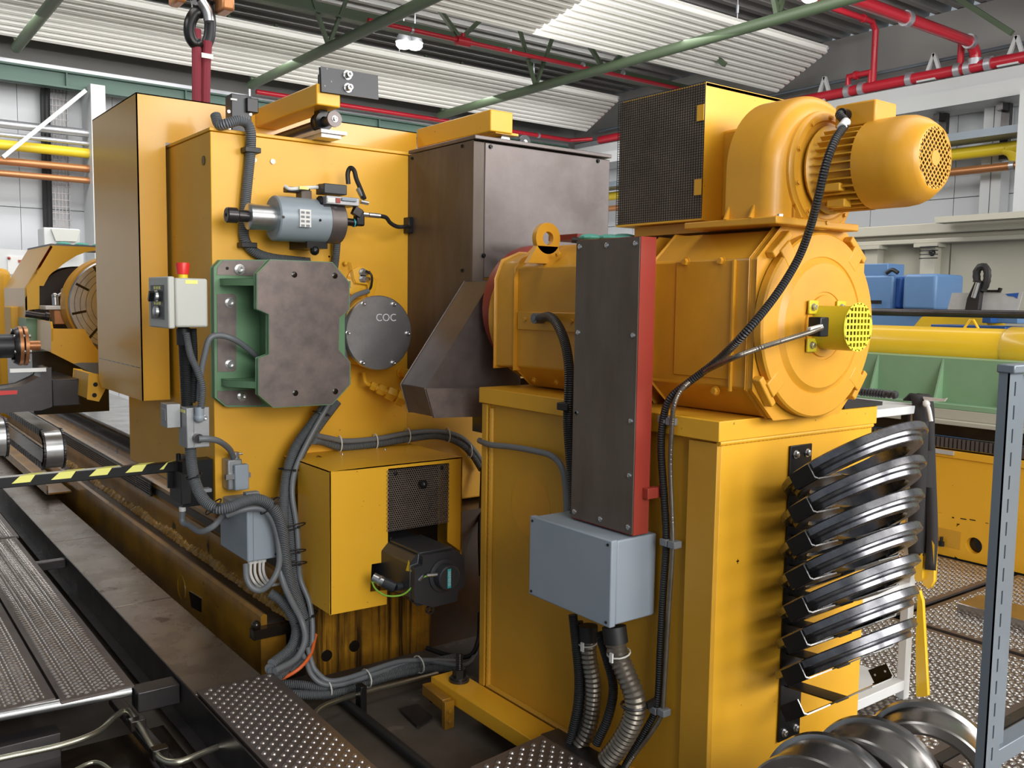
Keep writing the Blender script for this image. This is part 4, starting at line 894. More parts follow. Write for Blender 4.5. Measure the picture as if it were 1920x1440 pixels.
m = MB(); q = PY(1383, 1052, BYf); m.box(q.x-.006, q.x+.006, BYf-.0012, BYf+.001, q.z-.002, q.z+.002); m.box(q.x-.001, q.x+.001, BYf-.0012, BYf+.001, q.z-.009, q.z+.007)
t0 = [o for o in bpy.data.objects if o.name.startswith('motor_plinth')][0]
m.build('punch_mark', 'oil_recess_black', t0)
for y in (2.28, 2.325):
    m = MB(); m.hexbolt(V(2.30, y, 1.244), AZ, .017, .03); tag(m.build('foot_bolt', 'zinc'), 'hexagon bolt on the plinth top beside the red duct frame', 'bolt', 'bolts at the motor foot')
for z in (1.47, 1.55, 1.63):
    m = MB(); q = V(2.262, 2.262, z); m.box(2.252, 2.272, 2.2605, 2.262, z-.028, z+.028); tag(m.build('tape_patch', 'black_rubber'), 'black tape patch on the yellow frame behind the duct', 'tape', 'tape patches behind the duct')
m = MB(); m.prism([V(2.86, 1.85, 1.245), V(3.1, 1.85, 1.245), V(3.13, 2.1, 1.245), V(2.9, 2.2, 1.245)], (0, 0, .014)); tag(m.build('rubber_mat', 'black_rubber'), 'black rubber mat on the right corner of the plinth top', 'mat')
q0, q1 = PY(1610, 744, 2.02), PY(1682, 748, 1.86); q0.z = q1.z = 1.276
t = thing('screwdriver', 'tool with ribbed blue black handle lying on the plinth corner', 'hand tool', q0)
d = (q1-q0).normalized(); L = (q1-q0).length; pf_ = [(0, .004), (0, .014)]
for i in range(9): pf_ += [(L*(.08+i*.075), .017), (L*(.08+i*.075+.04), .013)]
pf_ += [(L*.8, .016), (L*.86, .012), (L*.92, .017), (L*.99, .013), (L, 1e-5)]
m = MB(); m.lathe(q0, d, pf_, 16); m.build('handle', 'servo_black', t)
m = MB(); m.cyl(q0-d*.1, q0, .004, n=8); m.build('shaft', 'screw_zinc', t)
# yellow block in pit with plate
t = thing('stop_block', 'small oily yellow clamp block on the pit floor beside the flange', 'block', (2.0, 3.2, -.2))
a, b2 = PZ(800, 1282, -.08), PZ(838, 1312, -.08)
m = MB(); m.bar(V(a.x, a.y, -.1), V(b2.x, b2.y, -.1), .045, .05); m.build('bar', 'bed_yellow', t, bevel=.004)
m = MB(); m.obox(V(b2.x, b2.y-.01, -.14), (.024, 0, 0), (0, .012, 0), (0, 0, .06)); m.build('end_plate', 'bed_yellow', t, bevel=.002)
for dz in (0, -.045):
    m = MB(); m.hexbolt(V(b2.x, b2.y-.022, -.12+dz), -AY, .012, .01); m.build('bolt', 'bed_yellow', t)
m = MB(); m.cyl(PZ(805, 1312, -.15), PZ(822, 1300, -.13), .018, n=12); m.build('stud', 'oil_recess_black', t)
m = MB(); m.prism([PZ(u, v, -.19) for u, v in ((750, 1332), (782, 1324), (811, 1347), (783, 1364))], (0, 0, .01)); tag(m.build('pad_plate', 'dark_steel', bevel=.002), 'small square grey pad plate on the pit floor', 'plate')
# ---------------------------------------------------------------- feed gearbox cover with servo
t = thing('gearbox_cover', 'light yellow sheet metal cover with perforated window in front of the bed end', 'cover', (2.07, 3.6, .22))
GF = 3.60
m = MB(); m.prism([PY(u, v, GF) for u, v in ((618, 884), (867, 856), (865, 1034), (839, 1016), (842, 868), (728, 879), (727, 1053), (697, 1058), (694, 1110), (726, 1106), (725, 1133), (618, 1153.5))], (0, .006, 0)); m.build('front_sheet', 'yellow_light', t)
gx0, gx1, gz0, gz1 = 1.731, 2.423, .222, .861
m = MB(); m.box(gx0, gx0+.006, GF, 3.934, gz0, gz1); m.build('side_sheet', 'yellow_light', t)
m = MB(); m.box(gx1-.006, gx1, GF, 3.934, .38, gz1-.001); m.box(gx0, gx1, GF, 4.10, gz1-.006, gz1); m.build('top_sheet', 'yellow_light', t)
m = MB(); m.box(gx0+.01, gx1-.01, 3.80, 3.93, gz0+.04, gz1-.02); m.build('inner_dark', 'oil_recess_black', t)  # black box added as the dark behind the perforated sheet
m = MB(); m.prism([PZ(592, 857, gz1+.001), PZ(596, 853, gz1+.001), PZ(604, 857, gz1+.001)], (0, 0, .0006)); m.build('slot', 'oil_recess_black', t)
def perforated(c00, ex, ey, w, h, p):
    m = MB(); r = p/math.sqrt(3); j = 0; y = r
    n_ = ex.cross(ey)
    while y < h-r*.3:
        x = p/2*(1+j % 2)
        while x < w-p*.2:
            c = c00+ex*x+ey*y; vs = []
            for rr in (r*1.01, r*.66):
                for k in range(6): a = math.radians(60*k+30); vs.append(c+ex*(rr*math.cos(a))+ey*(rr*math.sin(a)))
            m.add(vs, [(k, (k+1) % 6, 6+(k+1) % 6, 6+k) for k in range(6)])
            x += p
        y += r*1.5; j += 1
    return m
q = PY(725, 998, GF-.004); qx = PY(841, 985, GF-.004); qy = PY(727, 880, GF-.004)
o = perforated(V(q.x, GF-.004, q.z), AX, AZ, qx.x-q.x, qy.z-q.z, .0112).build('perforated_sheet', 'perforated_brown', t, smooth=False)
sd = o.modifiers.new('thick', 'SOLIDIFY'); sd.thickness = .0012
m = MB(); c = PY(788, 906, GF-.004); m.cyl(c, c+V(0, -.02, 0), .009, n=12); m.ball(c+V(0, -.03, 0), .02); m.build('knob', 'black_steel', t)
for u, v in ((742, 888), (829, 877), (733, 1010)):
    m = MB(); m.hexbolt(PY(u, v, GF-.006), -AY, .007, .006); m.build('screw', 'black_steel', t)
for u, v in ((642, 852), (722, 843)):
    m = MB(); p = PZ(u, v, gz1); m.screw(p, AZ, .006, .006); m.build('screw', 'screw_zinc', t)
# servo
t = thing('servo_motor', 'dark grey square servo motor sticking out of the light yellow cover', 'motor', (2.11, 3.4, .3))
sp = [(780, 1062), (792, 1060), (793, 1041), (838, 1022), (864, 1022), (871, 1036), (870, 1095), (862, 1108), (857, 1131), (806, 1145), (795, 1137), (778, 1126)]
sp = [(779, 1066), (793, 1061), (795, 1043), (856, 1034), (870, 1047), (870, 1098), (858, 1108), (856, 1126), (812, 1137), (778, 1128)]
m = MB(); m.prism([PY(u, v, 3.3) for u, v in sp], (0, .04, 0)); m.build('end_bell', 'servo_black', t, bevel=.004)
sx0, sx1 = PY(779, 1060, 3.3).x, PY(870, 1060, 3.3).x; sz0, sz1 = PY(820, 1133, 3.3).z, PY(820, 1040, 3.3).z
m = MB(); ch = .035
m.prism([V(sx0, 3.34, sz0+ch), V(sx0, 3.34, sz1-ch), V(sx0+ch, 3.34, sz1), V(sx1-ch, 3.34, sz1), V(sx1, 3.34, sz1-ch), V(sx1, 3.34, sz0+ch), V(sx1-ch, 3.34, sz0), V(sx0+ch, 3.34, sz0)], (0, .44, 0)); sb = m.build('body', 'servo_black', t, bevel=.006)
m = MB(); m.box(sx0+.04, sx1-.04, 3.335, 3.6, sz1, sz1+.012); m.build('top_rib', 'servo_black', t, bevel=.004)
c = PY(832, 1079, 3.295); 
m = MB(); m.lathe(c, -AY, [(0, .074), (.004, .072), (.006, .066), (.006, 1e-5)], 40); m.build('ring_plate', 'servo_black', t)
m = MB(); m.lathe(c+V(.0, -.004, 0), -AY, [(0, .057), (.042, .054), (.046, .050), (.046, 1e-5)], 36); eb = m.build('encoder_cap', 'servo_black', t)
cc = V(c.x-.004, c.y-.051, c.z)
m = MB(); m.box(cc.x-.009, cc.x+.009, cc.y, cc.y+.001, cc.z-.042, cc.z+.042); lb = m.build('maker_label', 'teal_label', eb)
text_mesh('lettering', 'SIEMENS', cc+V(0, -.0006, 0), -AZ, AX, .0175, 'white_mark', eb, .0002)
m = MB(); m.prism([PX(766, 1050, sx0-.001), PX(761, 1070, sx0-.001), PX(771, 1072, sx0-.001)], (.001, 0, 0)); m.build('warning_mark', 'stop_yellow', sb)
m = MB(); m.lathe(PY(806, 1135, 3.32)+V(0, 0, -.02), AY, [(-.006, .011), (-.006, .02), (.006, .02), (.006, .011), (-.006, .011)], 20); m.build('eye_bolt', 'dark_steel', t)
m = MB(); m.cyl(PY(700, 1082, 3.5), PY(722, 1093, 3.46), .021, n=18); m.cyl(PY(712, 1088, 3.48), PY(716, 1090, 3.47), .0235, n=18); m.build('connector_sleeve', 'zinc', t)
m = MB(); m.cyl(PY(720, 1092, 3.46), PY(742, 1102, 3.42), .024, n=18); m.tube([PY(742, 1100, 3.42), PY(755, 1098, 3.42), PY(775, 1090, 3.42)], .018, 12); m.build('connector_elbow', 'servo_black', t)
m = MB(); m.tube([PY(697, 1090, 3.5), PY(705, 1105, 3.45), PY(725, 1117, 3.4), PY(755, 1115, 3.36), PY(775, 1098, 3.33), PY(788, 1085, 3.3), PY(806, 1078, 3.28)], .004, 8); m.build('earth_wire', 'wire_green', t)
m = MB(); m.cyl(PY(786, 1088, 3.3), PY(794, 1079, 3.285), .007, n=10); m.cyl(PY(800, 1079, 3.28), PY(823, 1077, 3.27), .008, n=10); m.build('ferrule', 'zinc', t)
# ---------------------------------------------------------------- operator box, lower box
t = thing('emergency_stop_box', 'pale grey control box with red mushroom stop button and two rotary switches', 'control box', (1.23, 3.95, 1.473))
m = MB(); m.box(1.165, 1.30, 3.855, 4.125, 1.478, 1.682); m.build('body', 'enclosure_beige', t, bevel=.01, seg=3)
m = MB(); m.box(1.135, 1.162, 3.85, 4.13, 1.473, 1.687); ld = m.build('lid', 'enclosure_beige', t, bevel=.006)
m = MB(); m.box(1.131, 1.136, 3.905, 4.085, 1.51, 1.652); pl = m.build('switch_plate', 'servo_black', ld)
for z in (1.617, 1.553):
    m = MB(); c = V(1.13, 3.99, z-.012); m.lathe(c, -AX, [(0, .026), (.010, .024), (.014, .018), (.014, 1e-5)], 24); k = m.build('rotary_switch', 'zinc', pl)
    m = MB(); m.obox(c+V(-.022, 0, 0), (.012, 0, 0), (0, .007, .004), (0, -.01, .018)); m.build('switch_lever', 'black_steel', pl) if z > 1.6 else None
    for i in range(3):
        m = MB(); y = 3.955+i*.035; m.box(1.1302, 1.131, y-.012, y+.012, z+.017, z+.03); m.build('legend', 'tape_yellow', pl)
sx = PY(343, 510, 3.99)
m = MB(); c = V(PY(343, 510, 3.99).x+.0, 3.99, 1.683); m.lathe(c, AZ, [(0, .02), (.016, .02), (.02, .016)], 20); m.build('collar', 'stop_yellow', t)
m = MB(); m.lathe(c+V(0, 0, .016), AZ, [(0, .016), (.002, .024), (.04, .029), (.05, .027), (.052, 1e-5)], 28); m.build('stop_button', 'red_stop', t)
m = MB(); m.box(PY(348, 526, 3.85).x, PY(371, 526, 3.85).x, 3.8535, 3.855, PY(350, 532, 3.85).z, PY(350, 525, 3.85).z); m.build('yellow_label', 'tape_yellow', t)
t = thing('mounting_post', 'black post carrying the pale grey control box', 'post', (1.24, 3.98, 1.13))
m = MB(); m.tube([V(1.235, 3.98, 1.475), V(1.245, 3.98, 1.13)], .024, 14, k=1); m.build('post', 'black_hose', t)
m = MB(); m.cyl(V(1.235, 3.98, 1.47), V(1.236, 3.98, 1.40), .030, n=16); m.build('gland', 'black_rubber', t)
lx = PY(349, 765, 3.9).x; lx1 = PY(393, 765, 3.9).x; ly1 = PX(334, 765, lx).y
t = thing('junction_box', 'small cast aluminium box with hose elbows on the left edge of the column', 'junction box', (lx, 3.9, .95))
lz0, lz1 = PY(370, 840, 3.9).z, PY(370, 764, 3.9).z
m = MB(); m.box(lx, lx1, 3.9, ly1, lz0, lz1); m.build('body', 'cast_alu', t, bevel=.004)
m = MB(); m.box(lx+.03, lx+.032, 3.898, 3.9, lz0, lz1); m.build('seam', 'enclosure_dark', t)
m = MB(); m.box(lx-.06, lx-.002, ly1-.04, ly1+.05, lz1-.09, lz1+.012); m.box(lx-.064, lx-.06, ly1-.03, ly1+.03, lz1-.06, lz1-.01); m.build('side_switch', 'cast_alu', t, bevel=.003)
m = MB(); a = PX(342, 768, lx-.001); m.box(lx-.002, lx, a.y-.03, a.y+.03, a.z-.012, a.z); m.build('yellow_label', 'tape_yellow', t)
m = MB(); a = PY(374, 783, 3.88); m.ball(a, .022); m.cyl(a, V(a.x, 3.9, a.z), .02); m.cyl(a, a+AZ*.045, .019); m.build('hose_elbow', 'enclosure_grey', t)
m = MB(); a = PY(372, 822, 3.88); m.cyl(a+V(0, .02, 0), a+V(0, -.01, 0), .02); m.build('hose_elbow', 'dark_steel', t)
m = MB(); a = PY(383, 783, 3.88); m.screw(a, -AY, .009, .02); m.build('screw', 'screw_zinc', t)
# harting style connector
t = thing('plug_connector', 'grey cast multi-pole plug with clip on the lower left of the column front', 'connector', PY(445, 918, 4.03))
a, b2 = PY(427, 863, 4.02), PY(463, 916, 4.02)
m = MB(); m.box(a.x, b2.x-.02, 4.02, 4.098, b2.z, a.z); m.build('base', 'cast_alu', t, bevel=.006)
a, b2 = PY(439, 872, 4.0), PY(466, 917, 4.0)
m = MB(); m.box(a.x, b2.x, 3.99, 4.03, b2.z, a.z); cv = m.build('cover', 'enclosure_grey', t, bevel=.006, seg=3)
m = MB(); a = PY(428, 893, 4.0); m.box(a.x-.01, b2.x+.012, 4.0, 4.02, a.z-.016, a.z+.006); m.build('clip', 'zinc', t)
m = MB(); a = PY(440, 868, 4.05); m.cyl(a, a+AZ*.03, .022); m.cyl(a+AZ*.03, a+AZ*.05, .019); m.build('gland', 'cast_alu', t)
m = MB(); m.cyl(a+V(.01, 0, .04), a+V(.035, -.01, .042), .005); m.build('clamp_screw', 'screw_zinc', t)
# lower enclosure
jx = PY(463, 960, 3.8).x; jx1 = PY(519, 960, 3.8).x
t = thing('junction_box', 'grey-blue junction box with white cable glands hanging under the column corner', 'junction box', (jx, 3.8, .42))
jz0, jz1 = PY(463, 1055, 3.8).z, PY(463, 962, 3.8).z
m = MB(); m.box(jx, jx1, 3.8, 4.14, jz0, jz1+.02); m.build('body', 'enclosure_grey', t, bevel=.006)
m = MB(); m.box(jx+.026, jx+.028, 3.798, 3.8, jz0, jz1+.02); m.build('lid_seam', 'enclosure_dark', t)
for u in (470, 478, 487, 494):
    m = MB(); a = PY(u, 1052, 3.86); m.cyl(V(a.x, 3.86, jz0), V(a.x, 3.86, jz0-.025), .013, n=12); m.build('gland', 'label_white', t)
    b = V(a.x, 3.86, jz0-.02); m = MB(); m.tube([b, b+V(.0, 0, -.05), b+V(.015, 0, -.09), b+V(.05, .02, -.125), b+V(.09, .03, -.13)], .0065, 8); m.build('white_cable', 'label_white', t)
# barrier bar and position switch
t = thing('barrier_bar', 'black square bar with yellow striped tape reaching in from the left edge', 'barrier bar', (.8, 4.2, .81))
m = MB(); m.box(-.3, 1.30, 4.18, 4.222, .815, .859); br = m.build('bar', 'black_steel', t, bevel=.003)
m = MB(); m.box(-.3, 1.02, 4.181, 4.221, .8592, .8598); m.build('worn_tape', 'label_white', t)
for u0, u1 in ((27, 66), (101, 142), (172, 210), (240, 275), (304, 315)):
    a, b2 = PY(u0, 880, 4.18).x, PY(u1, 880, 4.18).x; m = MB()
    m.prism([V(a-.012, 4.1785, .832), V(b2-.02, 4.1785, .832), V(b2, 4.1785, .8605), V(a+.02, 4.1785, .8605)], (0, .001, 0)); m.prism([V(a+.02, 4.178, .8605), V(b2, 4.178, .8605), V(b2+.045, 4.22, .8605), V(a+.06, 4.22, .8605)], (0, 0, .0008)); m.build('tape', 'tape_yellow', br)
m = MB(); m.cyl(V(1.27, 4.2, .86), V(1.27, 4.2, .895), .01); m.box(1.29, 1.31, 4.16, 4.24, .74, .885); m.box(1.22, 1.31, 4.19, 4.21, .74, .82); m.build('bracket', 'black_steel', t, bevel=.002)
t = thing('position_switch', 'black position switch with grey cable under the barrier bar end', 'switch', (1.27, 4.1, .6))
a, b2 = PY(339, 890, 4.08), PY(360, 945, 4.08)
m = MB(); m.box(a.x, b2.x, 4.08, 4.25, b2.z, a.z); m.build('body', 'black_rubber', t, bevel=.004)
m = MB(); m.box(a.x+.02, 1.40, 4.12, 4.2, b2.z-.02, a.z+.05); m.build('mounting_plate', 'black_steel', t)
for v in (887, 908): m = MB(); m.screw(PY(358, v, 4.08), -AY, .004, .004); m.build('screw', 'screw_zinc', t)
m = MB(); g = PY(342, 950, 4.14); m.cyl(g, g-AZ*.02, .015); m.build('gland', 'label_white', t)
m = MB(); m.tube([g-AZ*.015, g-AZ*.07, PY(355, 985, 4.1), PY(375, 997, 4.0), PY(398, 988, 3.95), PY(414, 972, 3.98), PX(418, 968, 1.43)], .0135, 10); m.build('cable', 'grey_cable', t)
# ---------------------------------------------------------------- hoses on the column and bed end
def hose(name, pts, r, mt, label, cat='hose', group=None, n=12, ties=(), tm='tie_black', parent=None, **k):
    m = MB(); m.tube(pts, r, n, **k)
    o = m.build(name, mt)
    return tag(o, label, cat, group)
H = 'grey_hose'
def Yp(l): return [PY(u, v, y) for u, v, y in l]
hose('conduit', Yp([(404, 216, 4.12), (411, 234, 4.09), (425, 232, 4.06), (447, 226, 4.05), (463, 232, 4.05), (470, 250, 4.05), (469, 290, 4.07), (463, 350, 4.07), (457, 420, 4.07), (460, 452, 4.07), (480, 474, 4.07), (510, 484, 4.065), (550, 489, 4.06), (580, 492, 4.05)]), .023, H, 'thick grey corrugated conduit from the limit switch down behind the silver sleeve')
for u, v in ((468, 283), (461, 460)):
    q = PY(u, v, 4.085); m = MB(); m.box(q.x-.037, q.x+.037, 4.04, 4.098, q.z-.012, q.z+.012); tag(m.build('hose_clip', 'black_rubber', bevel=.003), 'black clip holding the thick conduit on the column front', 'clip', 'clips on the thick conduit')
hose('conduit', Yp([(633, 440, 4.06), (631, 465, 4.06), (628, 495, 4.06), (622, 530, 4.0)]), .018, H, 'grey conduit dropping from the cylinder flange behind the machined plate')
hose('cable', Yp([(690, 546, 4.04), (664, 556, 4.0), (649, 575, 3.95), (641, 610, 3.9), (643, 650, 3.9), (650, 680, 3.93)]), .013, 'grey_cable', 'dark cable curling between machined plate and round cover')
hose('cable', Yp([(372, 752, 3.97), (376, 705, 3.95), (385, 660, 3.93), (394, 634, 3.92), (415, 629, 3.92), (440, 637, 3.92), (462, 652, 3.95), (488, 674, 4.0)]), .013, 'grey_cable', 'grey cable arching from the small cast box into the green bracket')
hose('conduit', Yp([(349, 625, 3.93), (357, 665, 3.9), (370, 695, 3.88), (379, 725, 3.87), (377, 765, 3.875)]), .0145, H, 'thin grey conduit crossing in front of the black post')
hose('conduit', Yp([(362, 616, 3.97), (364, 680, 3.97), (360, 755, 3.97)]), .015, 'black_hose', 'black conduit running beside the post of the control box')
hose('conduit', Yp([(372, 823, 3.87), (392, 823, 3.87), (412, 828, 3.9), (430, 842, 3.98), (438, 858, 4.04)]), .0135, 'grey_cable', 'short grey hose from the small cast box to the grey plug')
hose('conduit', Yp([(357, 838, 3.96), (360, 875, 3.93), (368, 910, 3.88), (383, 938, 3.8), (405, 953, 3.74), (430, 951, 3.72), (455, 941, 3.72), (480, 936, 3.72), (503, 944, 3.72), (520, 965, 3.72), (530, 1000, 3.73), (535, 1050, 3.75), (546, 1100, 3.78), (563, 1140, 3.8), (574, 1175, 3.8), (570, 1210, 3.76), (548, 1240, 3.7), (510, 1262, 3.62)]), .024, H, 'thickest grey conduit, looping below the column corner into the bundle')
hose('conduit', Yp([(425, 966, 3.78), (455, 956, 3.75), (485, 953, 3.74), (505, 966, 3.74), (518, 995, 3.74), (524, 1035, 3.74), (522, 1065, 3.74), (510, 1090, 3.74), (492, 1106, 3.76), (474, 1103, 3.78), (463, 1085, 3.8), (461, 1058, 3.83)]), .0135, 'grey_cable', 'grey conduit looping under the grey-blue junction box')
bundle = [([(618, 750, 3.98), (585, 795, 3.98), (556, 835, 3.97), (540, 880, 3.95), (533, 930, 3.9), (531, 985, 3.86), (533, 1050, 3.84), (541, 1110, 3.83), (556, 1165, 3.82), (560, 1205, 3.78), (540, 1235, 3.72), (505, 1255, 3.64)], .0235, H),
          ([(632, 752, 3.99), (598, 797, 3.99), (568, 842, 3.98), (549, 890, 3.95), (541, 940, 3.9), (545, 1000, 3.88), (550, 1060, 3.87), (560, 1115, 3.86), (575, 1160, 3.83), (578, 1200, 3.8), (562, 1235, 3.75), (520, 1268, 3.64)], .0235, H),
          ([(622, 748, 3.95), (592, 800, 3.94), (566, 850, 3.93), (551, 890, 3.9), (548, 930, 3.87), (556, 985, 3.85), (560, 1040, 3.84), (563, 1085, 3.84), (580, 1130, 3.8), (586, 1180, 3.76), (580, 1225, 3.72), (545, 1262, 3.66)], .0125, 'grey_cable'),
          ([(523, 1060, 3.78), (532, 1095, 3.76), (548, 1130, 3.75), (566, 1165, 3.74), (572, 1200, 3.7), (555, 1235, 3.66), (515, 1258, 3.6)], .014, 'grey_cable'),
          ([(506, 1112, 3.86), (525, 1125, 3.84), (545, 1150, 3.82), (555, 1180, 3.8), (545, 1215, 3.74), (510, 1245, 3.64)], .022, 'grey_hose')]
bl = ['grey corrugated hose, left outer one of the bundle beside the light yellow cover', 'grey corrugated hose, right outer one of the bundle beside the light yellow cover', 'smooth thin grey cable in front of the hose bundle', 'thin grey cable joining the bundle from the junction box', 'short grey hose stub coming out below the junction box loop']
for (l, r, mt), lab in zip(bundle, bl): hose('conduit', Yp(l), r, mt, lab)
def tie(u, v, y, w, tilt=0, mt='tie_black'):
    c = PY(u, v, y); m = MB(); pts = [c+V(w*math.cos(a), .028*math.sin(a), tilt*w*math.cos(a)) for a in [2*math.pi*i/16 for i in range(17)]]
    m.tube(pts, .003, 6, k=1); m.obox(pts[13], (.006, 0, 0), (0, .005, 0), (0, 0, .005)); return m.build('cable_tie', mt)
for u, v, y, w, ti in ((603, 775, 3.97, .042, -.3), (541, 880, 3.92, .048, -.15), (545, 990, 3.80, .07, .2), (545, 1035, 3.79, .072, 0), (547, 1057, 3.79, .072, -.05), (575, 1157, 3.79, .05, .4), (506, 948, 3.72, .04, .8), (363, 893, 3.9, .034, .3), (400, 950, 3.74, .032, .9)):
    tag(tie(u, v, y, w, ti), 'thin black cable tie around the grey hoses', 'cable tie', 'black cable ties on the hoses')
for u, v, y in ((383, 920, 3.84), (473, 926, 3.74), (475, 948, 3.76)):
    q = PY(u, v, y); m = MB(); m.box(q.x-.03, q.x+.03, y-.01, y+.03, q.z-.008, q.z+.008); tag(m.build('hose_clip', 'enclosure_dark', bevel=.003), 'grey clip on the thick looping conduit', 'clip', 'grey clips below the column corner')
hose('conduit', Yp([(588, 826, 3.98), (605, 828, 4.03), (640, 838, 4.06), (700, 833, 4.06), (770, 822, 4.06), (820, 817, 4.06), (860, 830, 4.06), (885, 852, 4.06), (903, 880, 4.06)]), .019, H, 'grey conduit, lower of the pair crossing above the light yellow cover')
hose('conduit', Yp([(592, 816, 3.97), (620, 822, 4.02), (650, 827, 4.05), (710, 822, 4.05), (770, 811, 4.05), (825, 809, 4.05), (865, 820, 4.05), (890, 845, 4.05), (905, 868, 4.05)]), .013, 'grey_cable', 'grey cable, upper of the pair crossing above the light yellow cover')
for u, v in ((637, 832), (704, 828), (765, 817), (839, 816), (880, 845)):
    c = PY(u, v, 4.05); m = MB(); m.tube([c+V(0, -.026*math.sin(a), .038*math.cos(a)) for a in [2*math.pi*i/12 for i in range(13)]], .0035, 6, k=1); tag(m.build('cable_tie', 'tie_white'), 'pale cable tie on the pair of hoses above the light yellow cover', 'cable tie', 'pale cable ties on the hose pair')
hose('cable', Yp([(905, 868, 4.05), (903, 930, 4.0), (900, 1000, 3.9), (902, 1080, 3.8)]), .012, 'black_rubber', 'black cable hanging in the gap left of the plinth')
hose('cable', [PX(899, 826, 2.235), PX(920, 834, 2.2), PX(960, 838, 2.198), PX(1000, 845, 2.198), PX(1035, 855, 2.198), PX(1054, 878, 2.198), PX(1061, 915, 2.198), PX(1063, 965, 2.19)], .0125, 'grey_cable', 'grey hose across the plinth side curving down behind the grey box')
hose('conduit', [PX(1012, 597, 2.27), PX(1030, 594, 2.24), PX(1046, 610, 2.22), PX(1060, 645, 2.2), PX(1067, 690, 2.18), PX(1067, 740, 2.17), PX(1065, 790, 2.17), PX(1069, 850, 2.16), PX(1074, 905, 2.15), PX(1078, 962, 2.13)], .0185, 'black_hose', 'black corrugated hose arching from the motor side down beside the dark duct')
q = PX(1012, 597, 2.285); m = MB(); m.cyl(q+V(.015, 0, 0), q+V(-.03, 0, 0), .021, n=16); m.cyl(q+V(-.03, 0, 0), q+V(-.034, 0, 0), .01, n=12); tag(m.build('hose_gland', 'grey_cable'), 'round grey gland where the black hose leaves the motor side', 'gland')
q = PX(1063, 762, 2.175); m = MB(); m.box(2.15, 2.21, q.y-.03, q.y+.03, q.z-.014, q.z+.014); tag(m.build('hose_clip', 'black_rubber', bevel=.003), 'black clip on the hose at the plinth top edge', 'clip')
# ---------------------------------------------------------------- cable duct and big enclosure on plinth
t = thing('terminal_enclosure', 'large grey-blue terminal box on the side of the plinth', 'terminal box', (2.11, 2.33, .55))
m = MB(); m.box(2.034, 2.216, 2.117, 2.538, .553, .835); m.build('body', 'enclosure_grey', t, bevel=.006, seg=3)
m = MB(); m.box(2.005, 2.032, 2.113, 2.542, .549, .839); ld = m.build('lid', 'enclosure_grey', t, bevel=.005, seg=3)
for y in (2.13, 2.525):
    for z in (.565, .823): m = MB(); m.screw(V(2.0055, y, z), -AX, .005, .003); m.build('screw', 'dark_steel', ld)
t = thing('cable_duct', 'tall brown cable duct with red frame standing on the grey-blue terminal box', 'cable duct', (2.13, 2.27, .84))
m = MB(); m.box(2.098, 2.102, 2.117, 2.424, .846, 1.816); pn = m.build('panel', 'brown_panel', t)
m = MB(); m.box(2.1025, 2.172, 2.115, 2.121, .842, 1.818); m.box(2.1025, 2.172, 2.418, 2.424, .842, 1.818); m.box(2.165, 2.172, 2.12, 2.42, .842, 1.818); m.box(2.1025, 2.172, 2.12, 2.42, 1.812, 1.818); m.box(2.1025, 2.172, 2.12, 2.42, .842, .848); m.build('frame', 'red_paint', t)
for y in (2.135, 2.27, 2.405):
    for z in ((1.795, .868) if abs(y-2.27) < .01 else (1.795, 1.5, 1.22, 1.04 if y < 2.2 else 1.22, .868)):
        m = MB(); m.lathe(V(2.098, y, z), -AX, [(0, .0095), (.003, .009), (.0045, .006), (.0045, .0035), (.003, .0034), (.003, 1e-5)], 14); m.build('screw', 'screw_zinc', pn)
m = MB(); q = PY(1225, 922, 2.11); m.box(2.14, 2.215, 2.09, 2.115, q.z-.018, q.z+.018); m.build('bracket', 'red_paint', t, bevel=.002)
m = MB(); m.box(2.175, 2.255, 2.215, 2.232, 1.33, 1.8); rf = m.build('back_frame', 'red_paint', t)
for z in (1.42, 1.6, 1.74): m = MB(); m.hexbolt(V(2.20, 2.215, z), -AY, .008, .008); m.build('bolt', 'zinc', rf)
# corrugated steel hoses
def hz(l): return [PX(u, v, x) for u, v, x in l]
def shose(l, r, lab, lathe_n=18):
    t = thing('flexible_hose', lab, 'hose', PX(*l[-1])); p = hz(l)
    m = MB(); m.tube(p, r, lathe_n, step=.0085, corr=.13, k=8); m.build('hose', 'steel_hose', t)
    d = (p[0]-p[1]).normalized(); m = MB(); m.cyl(p[0]+d*.01, p[0]-d*.045, r*1.12, n=20); m.build('gland', 'black_rubber', t); return t, p
t, p = shose([(1152, 1180, 2.10), (1158, 1225, 2.10), (1176, 1270, 2.11), (1190, 1310, 2.12), (1186, 1350, 2.12), (1165, 1392, 2.11), (1135, 1430, 2.09)], .037, 'ribbed metal hose bowing right below the terminal box')
def tagtie(t, q, r):
    m = MB(); m.tube([q+V(r*math.cos(a), r*math.sin(a), .2*r*math.cos(a)) for a in [2*math.pi*i/14 for i in range(15)]], .003, 6, k=1); m.build('cable_tie', 'tie_white', t)
    m = MB(); m.obox(q+V(-r-.004, -.01, -.005), (.003, 0, 0), (0, .007, 0), (0, 0, .016)); m.build('tag', 'label_white', t)
tagtie(t, PX(1160, 1224, 2.10), .039)
q = PX(1188, 1322, 2.12); m = MB(); m.tube([q+V(.041*math.cos(a), .041*math.sin(a), 0) for a in [2*math.pi*i/16 for i in range(17)]], .005, 6, k=1); m.bar(q+V(.03, -.03, 0), q+V(.1, -.03, .01), .015, .02); m.build('clamp', 'dark_steel', t)
t, p = shose([(1103, 1178, 2.15), (1104, 1230, 2.15), (1112, 1280, 2.16), (1110, 1330, 2.16), (1102, 1370, 2.15), (1085, 1400, 2.13)], .031, 'ribbed metal hose hanging straight below the terminal box, left one')
tagtie(t, PX(1103, 1205, 2.15), .033)
